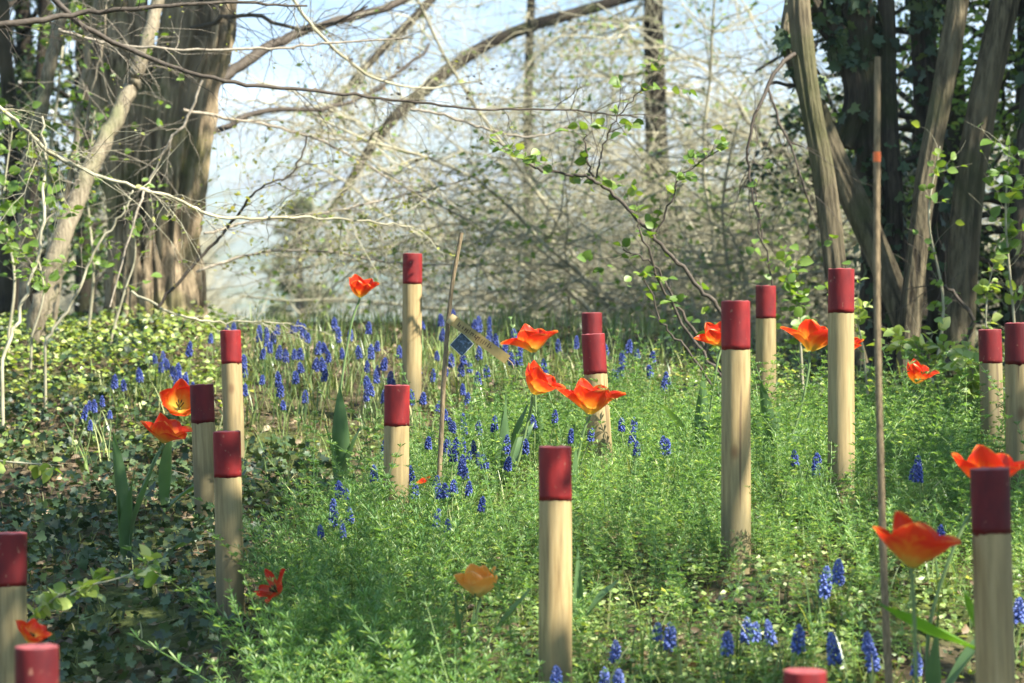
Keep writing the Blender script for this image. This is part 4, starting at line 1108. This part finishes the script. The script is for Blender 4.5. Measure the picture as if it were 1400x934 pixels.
for vi in range(6):
    mb = MB(); n = 46 if vi < 5 else 26
    Lh = .05 * (1, .86, 1.12, .95, .78, .7)[vi]
    k = np.arange(n); f = k / (n - 1)
    ang = k * 2.399 + rng.normal(0, .2, n)
    z = f * Lh; rad = .0054 * (1 - f ** 5) ** .6 * (1 - .25 * f) + .001
    el = -.75 + 2.0 * f ** 1.6 + rng.normal(0, .15, n)
    d = np.stack([np.cos(ang) * np.cos(el), np.sin(ang) * np.cos(el), np.sin(el)], -1)
    x = norm(np.cross(d, rdir(n))); y = np.cross(d, x)
    inst(mb, URN, np.stack([rad * np.cos(ang), rad * np.sin(ang), z], -1), np.stack([x, y, d], -1), (.0098 * (1 - .5 * f ** 1.8)) * rng.uniform(.85, 1.15, n))
    core = np.array([[0, 0, -.002], [0, 0, Lh * .5], [0, 0, Lh * .98]]); tube(mb, core, np.array([.0022, .003, .001]), sides=5)
    HEADS.append((mb.mesh('muscari_spike', MUSC), Lh, mb.mesh('muscari_spike', MUSC_PALE)))
STEMS_M = []
for vi in range(4):
    mb = MB(); s_ = np.linspace(0, 1, 8); ph = rng.uniform(0, 6)
    tube(mb, np.stack([.05 * np.sin(s_ * 2.5 + ph) * s_ * (1 - s_), .05 * np.cos(s_ * 2 + ph) * s_ * (1 - s_), s_], -1) * np.array([1, 1, 1]), .0024, .0018, 6)
    STEMS_M.append(mb.mesh('muscari_stem', MSTEM))

MUSCARI = {
 'ivy above the lower left tulip': [(103, 556), (118, 575), (122, 546), (132, 548), (142, 541), (152, 560), (153, 515), (169, 519), (189, 505), (194, 508)],
 'tight clump above the camera facing tulip': [(253, 473), (217, 484), (224, 482), (222, 497), (228, 503), (232, 491), (239, 502), (244, 512), (250, 507), (254, 517), (259, 524), (238, 520)],
 'few spikes close against the tallest left post': [(286, 457), (307, 446), (315, 444), (331, 478), (333, 490), (336, 502), (333, 527)],
 'crest clump right of the tallest left post': [(354, 452), (351, 476), (363, 460), (369, 448), (372, 457), (366, 469), (378, 444), (377, 478), (351, 511), (382, 514), (383, 527), (391, 548)],
 'loose drift between left posts and single upright tulip': [(401, 444), (404, 440), (417, 456), (412, 449), (392, 481), (402, 479), (411, 480), (418, 497), (426, 493), (429, 471), (404, 511), (415, 537)],
 'clump around the stem of the single upright tulip': [(439, 491), (434, 507), (449, 493), (450, 437), (459, 438), (466, 438), (464, 454), (476, 453), (474, 477), (451, 469), (451, 479)],
 'drift left of the tall far post': [(502, 443), (495, 477), (512, 467), (508, 477), (501, 495), (515, 492), (517, 502), (518, 510), (527, 512), (506, 518), (513, 526), (501, 533), (521, 537), (536, 521), (548, 476)],
 'strip between tall far post and leaning cane': [(565, 538), (574, 540), (583, 548), (581, 600), (606, 433), (599, 452), (598, 481), (589, 507), (602, 502), (577, 497), (584, 439), (606, 561)],
 'weedy patch at left of the short post': [(523, 608), (510, 641), (450, 664), (467, 664), (475, 667), (445, 691), (458, 691), (481, 697), (459, 703), (476, 714), (446, 718)],
 'patch right of the short post at cane foot': [(564, 641), (587, 650), (570, 664), (601, 667), (583, 697), (612, 710), (617, 661), (606, 598)],
 'crest line behind the wooden label': [(621, 425), (641, 437), (659, 439), (668, 433), (673, 452), (677, 461), (667, 462), (684, 470), (678, 472)],
 'clump around the ragged wide open tulip': [(698, 471), (701, 484), (708, 484), (708, 455), (736, 462), (732, 495), (747, 496), (744, 505), (766, 466), (788, 462)],
 'drift under the wooden label': [(617, 488), (656, 478), (643, 484), (642, 495), (632, 501), (653, 514), (635, 527), (635, 538), (669, 502)],
 'middle drift below the label and right of cane': [(617, 568), (618, 604), (630, 571), (637, 568), (640, 578), (649, 578), (671, 574), (634, 600), (618, 606), (652, 603), (630, 614)],
 'lower drift beside the broad leaved tilted tulip': [(661, 619), (674, 624), (682, 624), (629, 614), (630, 631), (639, 637), (618, 661), (634, 659), (645, 682), (630, 625), (688, 598), (718, 602)],
 'few spikes below the wide orange tulip': [(742, 568), (755, 561), (781, 590), (793, 587)],
 'clump right of the cracked post': [(831, 473), (838, 470), (844, 480), (853, 469), (854, 488), (846, 500), (850, 508)],
 'scatter between cracked post and leafy shrub': [(875, 480), (890, 484), (900, 502), (904, 520), (920, 513)],
 'scatter in weeds right of wide orange tulip': [(851, 573), (865, 574), (856, 591), (866, 606), (907, 602), (914, 602), (905, 605)],
 'weeds at the foot of the knotted post': [(1092, 619), (1122, 622), (1120, 630)],
 'weeds left of the thinner right edge post': [(1235, 632), (1254, 624), (1257, 638), (1281, 724)],
 'pair of tall pale spikes left of the largest tulip': [(1123, 790), (1144, 778)],
 'low front row right of the front post': [(894, 852), (915, 864), (990, 872), (1017, 858), (1031, 858), (1068, 858), (1089, 868)],
 'bottom edge near the front post': [(840, 885), (825, 922), (845, 922), (763, 922)],
 'front patch at the foot of the tall cane': [(1192, 870), (1151, 886), (1199, 896), (1251, 903)],
 'lone spike at the right frame edge': [(1388, 830)],
}
ORD = ['', 'second', 'third', 'fourth', 'fifth', 'sixth', 'seventh', 'eighth', 'ninth', 'tenth', 'eleventh', 'twelfth', 'thirteenth', 'fourteenth', 'fifteenth']
mi = 0
MBASE = []
for zone, pts in MUSCARI.items():
    pts = sorted(pts)
    n = len(pts)
    for k, (px, py) in enumerate(pts):
        front = py > 740
        hh = rng.uniform(.12, .17) if py < 540 else rng.uniform(.15, .21) if not front else rng.uniform(.11, .15)
        P, Dd = drop_on(px, py + 4, hh, 3.6, 10.6)
        g = gz(P[0], P[1])
        hv, Lh, hp = HEADS[5 if (px, py) in ((584, 439), (450, 437)) else int(rng.integers(0, 5))]
        if front: hv = hp
        top = P[2] - Lh / 2
        h = max(.06, top - g)
        lb = ('leftmost' if k == 0 else 'rightmost' if k == n - 1 else ORD[k] + ' from left') + ' blue spike, ' + zone
        if n == 1: lb = 'blue grape hyacinth, ' + zone
        if n == 2: lb = ('shorter left one' if k == 0 else 'taller right one') + ' of the ' + zone
        t = thing('grape_hyacinth', lb, 'flower', (P[0], P[1], g), 'blue grape hyacinths')
        t.rotation_euler = (rng.normal(0, .09), rng.normal(0, .10), rng.uniform(0, 6.3))
        s_ = bpy.data.objects.new('stem', STEMS_M[mi % 4]); COL.objects.link(s_); s_.parent = t; s_.scale = (1, 1, h + .004); s_.location = (0, 0, 0)
        hd = bpy.data.objects.new('flower_spike', hv); COL.objects.link(hd); hd.parent = t; hd.location = (0, 0, h); sc = rng.uniform(.72, 1.0) * (.86 if 540 < py < 740 else 1) * (1.1 if front else 1)
        hd.scale = (sc, sc, sc * rng.uniform(.95, 1.1))
        MBASE.append((P[0], P[1], g)); mi += 1
MBASE = np.array(MBASE)

# ------------------------------------------------------------------ ground cover
def scatter(n, mask, xr=(-3, 3), yr=(4.0, 11.6)):
    x = rng.uniform(*xr, n); y = rng.uniform(*yr, n); z = ground(x, y)
    px, py, d = proj(np.stack([x, y, z], -1))
    ok = (px > -160) & (px < 1560) & (py < 1150)
    pr = np.where(ok, mask(px, py, d), 0)
    k = rng.random(n) < pr
    return np.stack([x[k], y[k], z[k]], -1), px[k], py[k]

def sstep(x, a, b):
    t = np.clip((x - a) / (b - a), 0, 1); return t * t * (3 - 2 * t)

def pn(px, py, s, seed=0):
    return .5 + .25 * np.sin(px / s + seed) * np.cos(py / s * 1.3 + seed * 2) + .25 * np.sin(px / s * 2.3 + py / s * 1.9 + seed)

# cleavers: upright stems carrying whorls of narrow leaves
def cleaver(seed, nw=6, lf=.2, th=.009):
    rs = np.random.default_rng(seed); mb = MB()
    H = 1.0; K = 8
    bend = rs.normal(0, .18, 2)
    s = np.linspace(0, 1, K)
    path = np.stack([bend[0] * s ** 1.6, bend[1] * s ** 1.6, s * (1 - .1 * np.hypot(*bend))], -1)
    tube(mb, path, th, th * .5, 3)
    for w_i, h in enumerate(np.linspace(.18, 1.0, nw)):
        c = np.array([np.interp(h, s, path[:, k]) for k in range(3)])
        n = rs.integers(5, 8); a0 = rs.uniform(0, 6)
        Lf = lf * (1 - .5 * max(0, h - .5)) * rs.uniform(.85, 1.15)
        for j in range(n):
            a = a0 + j * 2 * P_ / n; up = .35 + 1.6 * max(0, h - .45) + rs.normal(0, .3)
            d = norm(np.array([math.cos(a), math.sin(a), up])); sd = np.array([-math.sin(a), math.cos(a), 0]) * Lf * .075
            mid = c + d * Lf * .55 + np.array([0, 0, .006])
            mb.add([c, mid - sd, c + d * Lf - np.array([0, 0, .012]), mid + sd], tris=[(0, 1, 2), (0, 2, 3)])
    V = np.concatenate(mb.v); q = np.concatenate(mb.q); t = np.concatenate(mb.t)
    return V, q, t, np.zeros(len(V))
CLV = [cleaver(i, 8, .15, .008) for i in range(8)]
def m_clv(px, py, d):
    xl = np.interp(py, [540, 590, 640, 700, 760, 850, 940], [720, 650, 570, 460, 390, 360, 345])
    p = sstep(px, xl - 30, xl + 40) * sstep(py, 545, 600)
    p *= 1 - .72 * sstep(py, 740, 830) * sstep(px, 640, 830)
    p *= 1 - .95 * sstep(px, 1190, 1280) * sstep(py, 800, 860)
    p = p * (1 - .92 * np.exp(-((px - 655) / 55) ** 2 - ((py - 910) / 110) ** 2)) * (1 - .8 * np.exp(-((px - 374) / 30) ** 2 - ((py - 880) / 50) ** 2))
    p = p * (1 - .75 * np.exp(-((px - 700) / 60) ** 2 - ((py - 680) / 45) ** 2))
    return p * (.45 + .55 * pn(px, py, 60))
pts, px, py = scatter(26000, m_clv, (-.9, 2.2), (4.2, 9.6))
tall = 1 - sstep(px, 560, 720)
hs = (.10 + .055 * tall * sstep(py, 700, 800) + .02 * pn(px, py, 45, 2)) * rng.uniform(.45, 1.4, len(pts))
# whorl leaves are sized in plant heights: keep them near 2 cm
mb = MB(); ki = rng.integers(0, 8, len(pts))
for k in range(8):
    s_ = ki == k
    Mz = rotz(rng.uniform(0, 6.3, s_.sum())); tl_ = rng.normal(0, .38, (s_.sum(), 2))
    Mz[:, 0, 2] += tl_[:, 0]; Mz[:, 1, 2] += tl_[:, 1]
    inst(mb, CLV[k], pts[s_], Mz, hs[s_])
CLL = [cleaver(40 + i, 11, .075, .0045) for i in range(6)]
pts, px, py = scatter(1500, m_clv, (-.9, 2.2), (4.2, 9.0))
n = len(pts); ki = rng.integers(0, 6, n)
for k in range(6):
    s_ = ki == k
    Mz = rotz(rng.uniform(0, 6.3, s_.sum())); tl_ = rng.normal(0, .6, (s_.sum(), 2))
    Mz[:, 0, 2] += tl_[:, 0]; Mz[:, 1, 2] += tl_[:, 1]
    inst(mb, CLL[k], pts[s_], Mz, rng.uniform(.2, .34, s_.sum()))
tag(mb.obj('cleavers', LEAF_CLEAV), 'bright green whorled weeds carpeting the right and front', 'weeds', kind='stuff')

# strap leaves (grape hyacinth foliage and grass)
def blades(mb, pts, L, wd, lean=(.2, .9), K=5, curl=.9):
    n = len(pts); a = rng.uniform(0, 2 * P_, n); le = rng.uniform(*lean, n)
    h = np.stack([np.cos(a), np.sin(a), np.zeros(n)], -1); side = np.stack([-np.sin(a), np.cos(a), np.zeros(n)], -1)
    P = np.asarray(pts, float).copy(); ring = []
    L = np.asarray(L) * np.ones(n); wd = np.asarray(wd) * np.ones(n)
    for k in range(K):
        f = k / (K - 1)
        ww = wd * (1 - f ** 2.2) * .5 + .0002
        tw = side + np.array([0, 0, 1])[None] * (.3 * np.sin(a * 3))[:, None]
        ring.append(np.stack([P - tw * ww[:, None], P + tw * ww[:, None]], 1))
        th = le * (.35 + curl * f)
        P = P + (h * np.sin(th)[:, None] + np.array([0, 0, 1])[None] * np.cos(th)[:, None]) * (L / (K - 1))[:, None]
    V = np.stack(ring, 1).reshape(n, -1, 3)
    q1 = np.array([(2 * k, 2 * k + 1, 2 * k + 3, 2 * k + 2) for k in range(K - 1)])
    mb.add(V, quads=(q1[None] + (np.arange(n) * 2 * K)[:, None, None]).reshape(-1, 4), a=np.tile(np.repeat(np.linspace(0, 1, K), 2), n))
mb = MB()
k = len(MBASE)
b0 = np.repeat(MBASE, 7, 0) + np.concatenate([rng.normal(0, .022, (k * 7, 2)), np.zeros((k * 7, 1))], 1)
b0[:, 2] = ground(b0[:, 0], b0[:, 1])
blades(mb, b0, rng.uniform(.09, .19, len(b0)), rng.uniform(.004, .0065, len(b0)), (.25, 1.1))
def m_strap(px, py, d):
    p = sstep(px, 300, 360) * (1 - sstep(px, 900, 980)) * sstep(py, 432, 462) * (1 - .85 * sstep(py, 560, 720))
    p *= 1 - .65 * sstep(py, 540, 580) * (1 - sstep(px, 480, 560))
    p = np.maximum(p, .3 * (px < 330) * sstep(py, 490, 520) * (1 - sstep(py, 570, 640)) * (px > 120))
    p = np.maximum(p, .3 * (px > 900) * (py > 480) * (py < 640))
    p = np.maximum(p, .16 * (px > 380) * (py > 560))
    return p * (.35 + .65 * pn(px, py, 30, 1))
pts, px, py = scatter(24000, m_strap, yr=(4, 13))
blades(mb, pts, rng.uniform(.06, .17, len(pts)), rng.uniform(.003, .006, len(pts)), (.2, 1.25))
tag(mb.obj('strap_grass', LEAF_STRAP), 'arching strap leaves among the blue flowers', 'grass', kind='stuff')

# short mossy grass
def m_moss(px, py, d):
    p = sstep(px, 240, 380) * (1 - .6 * sstep(px, 760, 900)) * sstep(py, 405, 440)
    p = np.maximum(p, .25 * (py > 470))
    return p * (.3 + .7 * pn(px, py, 26, 3))
pts, px, py = scatter(90000, m_moss, yr=(4, 13))
mb = MB(); blades(mb, pts, rng.uniform(.02, .06, len(pts)), rng.uniform(.002, .004, len(pts)), (.3, 1.5), 4)
tag(mb.obj('short_grass', LEAF_MOSS), 'short mossy grass in the middle of the bank', 'grass', kind='stuff')

# ivy carpet on the left
def m_ivy(px, py, d):
    xr_ = np.interp(py, [430, 500, 560, 600, 640, 720, 780, 940], [250, 240, 230, 300, 480, 420, 330, 290])
    p = 1 - sstep(px, xr_ - 60, xr_ + 40)
    p = np.maximum(p, .35 * (px > 930) * (py > 490) * (py < 640))
    return p * (.3 + .7 * pn(px, py, 34, 5)) * (1 - .5 * (1 - sstep(py, 500, 560)))
pts, px, py = scatter(85000, m_ivy, (-2.9, 3), (4.0, 11.6))
n = len(pts); pts[:, 2] += rng.uniform(.005, .07, n)
mb = MB(); inst(mb, IVY, pts, axes(rdir(n, -.45, .4), rdir(n, .1, 1)), rng.uniform(.012, .036, n))
tag(mb.obj('ivy_carpet', LEAF_IVY), 'dark ivy leaves covering the shaded left bank', 'ivy', kind='stuff')

# sunlit broad weeds on the upper left bank
def m_br(px, py, d):
    p = (1 - sstep(px, 270, 350)) * (1 - sstep(py, 510, 590))
    p = np.maximum(p, .22 * (px < 300) * (py > 560) * (py < 640))
    p = np.maximum(p, .25 * (px > 880) * (py > 480) * (py < 620))
    return p * (.35 + .65 * pn(px, py, 22, 7))
pts, px, py = scatter(90000, m_br, (-2.9, 3), (4.5, 12.4))
n = len(pts); pts[:, 2] += rng.uniform(.01, .13, n) * (.4 + .6 * pn(px, py, 40, 2))
mb = MB(); inst(mb, OVW, pts, axes(rdir(n, -.35, .4), rdir(n, .5, 1)), rng.uniform(.012, .033, n))
tag(mb.obj('broad_weeds', LEAF_BRIGHT), 'sunlit broad leaved weeds on the upper left bank', 'weeds', kind='stuff')

# low round-leaved weeds
def m_low(px, py, d):
    p = sstep(py, 690, 780) * sstep(px, 560, 800) * (1 - .7 * sstep(px, 1200, 1290) * sstep(py, 840, 880))
    p = np.maximum(p, .35 * sstep(px, 380, 560) * sstep(py, 560, 640))
    p = np.maximum(p, .4 * (px > 900) * (py > 520))
    return p * (.25 + .75 * pn(px, py, 40, 9))
pts, px, py = scatter(46000, m_low, (-1, 2.6), (3.6, 10))
n = len(pts); rep = 3
pts = np.repeat(pts, rep, 0) + np.concatenate([rng.normal(0, .012, (n * rep, 2)), rng.uniform(.008, .055, (n * rep, 1))], 1)
n = len(pts)
mb = MB(); inst(mb, leaf_small(.36), pts, axes(rdir(n, -.2, .5), rdir(n, .5, 1)), rng.uniform(.009, .025, n))
tag(mb.obj('low_weeds', LEAF_LOW), 'low small leaved weeds in the lower right', 'weeds', kind='stuff')

# dry leaves and twiglets
def m_lit(px, py, d):
    p = .4 + .4 * (px < 420) * (py > 540) + .6 * (px > 1180) * (py > 800) + .25 * (py < 520)
    return np.minimum(1, p) * (.3 + .7 * pn(px, py, 50, 4))
pts, px, py = scatter(32000, m_lit)
n = len(pts); pts[:, 2] += rng.uniform(.002, .02, n)
mb = MB(); inst(mb, leaf_ovate(.3, .3, .22), pts, axes(rdir(n, -.3, .3), rdir(n, .4, 1)), rng.uniform(.012, .04, n))
pts, px, py = scatter(6000, m_lit); n = len(pts)
twigs(mb, pts + np.array([0, 0, .012]), rdir(n, -.1, .25), rng.uniform(.04, .18, n), rng.uniform(.0008, .0018, n), 4, 0, .15)
tag(mb.obj('leaf_litter', LITTER), 'dry brown leaves and bits of twig on the soil', 'leaf litter', kind='stuff')

# ------------------------------------------------------------------ leafy seedlings and sprigs
def sprig(name, label, rows, n, size, m=LEAF_SPRING, tm=TWIG_TAN, group='leafy sprigs', spread=.5, L=(.04, .12), rooted_=True, proto=OVW, nl=3.5):
    p, r = ptrunk(rows, 6)
    if rooted_: p[0, 2] = min(p[0, 2], gz(p[0, 0], p[0, 1])) - .01
    t = thing(name, label, 'sapling', (p[0, 0], p[0, 1], gz(p[0, 0], p[0, 1]) if rooted_ else p[0, 2]), group)
    mb = MB(); lm = MB(); tube(mb, p, r, sides=5)
    s, d = on_path(p, n, .3)
    twigs(mb, s, d + rdir(n, -.2, .6) * spread * 1.6, rng.uniform(*L, n), np.full(n, .001), 5, .2, .15, lmb=lm, nleaf=nl, size=size, proto=proto)
    mb.obj('stem', tm, t); lm.obj('leaves', m, t)

sprig('seedling', 'bright hornbeam sprig over dark ivy in the lower left', [(30, 860, 5.6, 4), (62, 835, 5.6, 4), (100, 812, 5.6, 3.6), (125, 800, 5.6, 3), (165, 790, 5.6, 2.4), (205, 775, 5.6, 1.6)], 14, .045, LEAF_BRIGHT, nl=2.6, L=(.03, .08))  # this and the next two sprigs get sunlight through a brighter leaf colour
sprig('seedling', 'bright sprig just right of the shaded left post', [(20, 900, 5.4, 4), (40, 850, 5.4, 3), (60, 830, 5.4, 2.5), (85, 810, 5.4, 1.6)], 9, .042, LEAF_BRIGHT, nl=2.6, L=(.03, .07))
sprig('seedling', 'small leafy twig entering at the left edge halfway down', [(-60, 612, 6, 4), (-10, 628, 6, 3), (30, 633, 6, 2.4), (85, 636, 6, 1.6)], 6, .045, LEAF_BRIGHT, nl=2, L=(.02, .05), rooted_=False)
sprig('seedling', 'leafy bramble shoots at the foot of the right trees', [(1290, 600, 8.4, 5), (1285, 540, 8.4, 4), (1270, 500, 8.4, 3), (1250, 470, 8.4, 2)], 26, .055, LEAF_BRIGHT, spread=.9, L=(.06, .25), nl=4)
sprig('seedling', 'second leafy bramble left of the thinner edge post', [(1310, 610, 8.2, 5), (1320, 550, 8.2, 4), (1330, 510, 8.2, 3), (1325, 480, 8.2, 2)], 24, .05, LEAF_BRIGHT, spread=.9, L=(.06, .2), nl=4)
sprig('seedling', 'upright green shoot above the two right edge posts', [(1352, 520, 8.8, 4), (1348, 450, 8.8, 3), (1350, 400, 8.8, 2), (1358, 365, 8.8, 1.5)], 14, .045, LEAF_BRIGHT, spread=.6, L=(.03, .08), nl=3)
sprig('seedling', 'leafy shoots between the long sunlit post and knotted post', [(1100, 590, 8.9, 5), (1095, 480, 8.9, 4), (1090, 420, 8.9, 3), (1085, 360, 8.9, 2)], 26, .045, LEAF_SPRING, spread=.9, L=(.06, .25), nl=4)
sprig('seedling', 'thin leafy shoot right of the knotted post', [(1190, 580, 8.6, 4), (1180, 480, 8.6, 3), (1172, 440, 8.6, 2.4), (1165, 405, 8.6, 1.6)], 16, .04, LEAF_BRIGHT, spread=.8, L=(.04, .12), nl=3)
sprig('seedling', 'leafy shoots on the left bank below the saplings', [(40, 470, 9.6, 4), (60, 400, 9.6, 3), (50, 330, 9.6, 2.4), (80, 280, 9.6, 1.6)], 26, .05, LEAF_SPRING, spread=.9, L=(.06, .3), nl=3)
sprig('seedling', 'tall leafy shoots at the far left edge', [(10, 470, 10, 5), (20, 380, 10, 4), (5, 280, 10, 3), (18, 170, 10, 2)], 40, .05, LEAF_SPRING, spread=.9, L=(.06, .3), nl=3)
sprig('seedling', 'leafy shoots between saplings and old bole', [(120, 460, 11, 5), (128, 370, 11, 4), (120, 260, 11, 3), (130, 150, 11, 2)], 34, .05, LEAF_SPRING, spread=.9, L=(.06, .3), nl=2.5)
sprig('seedling', 'leafy shoots high among the left saplings', [(70, 460, 12.5, 6), (66, 260, 12.5, 5), (80, 120, 12.5, 4), (90, 20, 12.5, 3)], 46, .055, LEAF_SPRING, spread=.9, L=(.08, .4), nl=3)
sprig('seedling', 'leafy shoots between the crossing right stems', [(1270, 560, 9.3, 5), (1290, 420, 9.3, 4), (1270, 300, 9.3, 3), (1285, 200, 9.3, 2)], 22, .04, LEAF_SPRING, spread=.9, L=(.05, .2), nl=2.5)
sprig('seedling', 'leafy shoots before the old bole', [(150, 470, 10.2, 4), (170, 400, 10.2, 3), (185, 350, 10.2, 2.4), (180, 290, 10.2, 1.6)], 16, .045, LEAF_SPRING, spread=.9, L=(.06, .3), nl=2)
sprig('seedling', 'tall ivy shoots at the right frame edge', [(1395, 560, 9, 5), (1385, 420, 9, 4), (1375, 300, 9, 3), (1380, 200, 9, 2)], 34, .05, LEAF_SPRING, spread=.9, L=(.05, .22), nl=3)

# ------------------------------------------------------------------ spring foliage of the trees right of the frame (they shade parts of the bank)
SH = [  # target px, py, D, radius of shade, density
    (60, 800, 5.8, .42, .5), (150, 740, 6.6, .42, .4), (90, 660, 7.2, .4, .36), (190, 660, 7.4, .32, .25), (230, 860, 6.0, .36, .4), (20, 600, 7.8, .34, .25), (10, 900, 5.1, .34, .6),
    (400, 640, 7.6, .2, .55), (1362, 790, 4.45, .15, 2.2), (1358, 680, 4.45, .13, 2.4), (1362, 900, 4.45, .15, 2), (1368, 530, 7.0, .32, 1.3), (1378, 610, 6.8, .3, 1.2), (1250, 560, 8.6, .36, .5), (1320, 560, 8.4, .36, .5), (1190, 530, 9.4, .3, .4),
    (1310, 690, 6.2, .3, .6), (1215, 200, 10.2, .4, .5), (1290, 120, 10.2, .4, .45), (1250, 400, 10.3, .4, .4), (1370, 330, 10, .36, .4), (1350, 60, 10, .3, .4), (1200, 40, 10.2, .3, .4),
    (160, 270, 11.4, .28, .8), (160, 130, 11.4, .3, .8), (40, 300, 11.8, .4, .7), (40, 120, 12, .55, .7), (450, 880, 5.6, .26, .6), (340, 840, 6, .2, .5), (281, 560, 7.3, .13, .8), (560, 560, 7.0, .12, .5)]
tg = [(at(a, b_, c), r_, dn) for a, b_, c, r_, dn in SH]
groups = {0: [], 1: []}
for P, r_, dn in tg:
    t_ = 4.6 if P[1] < 8.0 else 5.2
    groups[0 if P[1] < 8.0 else 1].append((P + SDIR * t_, r_, dn))
for gi_, (lab, tx, ty) in enumerate([('young leafy tree standing out of frame at the right', 3.6, 3.4), ('taller leafy tree out of frame behind the right edge', 5.6, 7.6)]):
    z0 = gz(tx, ty)
    t = thing('leafy_tree', lab, 'tree', (tx, ty, z0), 'leafy trees right of the frame')
    mb, lm = MB(), MB()
    topz = np.mean([c[2] for c, _, _ in groups[gi_]])
    tp = smooth_path([(tx, ty, z0 - .1), (tx + .05, ty, z0 + 1.5), (tx - .05, ty + .1, topz * .7), (tx, ty, topz + .8)], 6)
    tube(mb, tp, .10, .03, 10); mb.obj('trunk', BARK_GREY, t)
    mb = MB()
    for c, r_, dn in groups[gi_]:
        s = tp[int(len(tp) * .55) + int(rng.integers(0, 6))]
        mid = (s + c) / 2 + np.array([0, 0, .25])
        tube(mb, smooth_path([s, mid, c], 6), .022, .006, 5)
        n = int(dn * 1300 * (r_ / .4) ** 2) + 20
        pos = c + rdir(n) * (r_ * rng.random(n) ** .45)[:, None]
        inst(lm, OV, pos, axes(rdir(n, -.6, .3), rdir(n, .3, 1)), rng.uniform(.05, .085, n))
        twigs(mb, np.repeat(c[None], 10, 0), rdir(10), np.full(10, r_ * .9), np.full(10, .003), 5, .1)
    mb.obj('branch', BARK_GREY, t)
    lm.obj('crown', LEAF_SPRING, t)
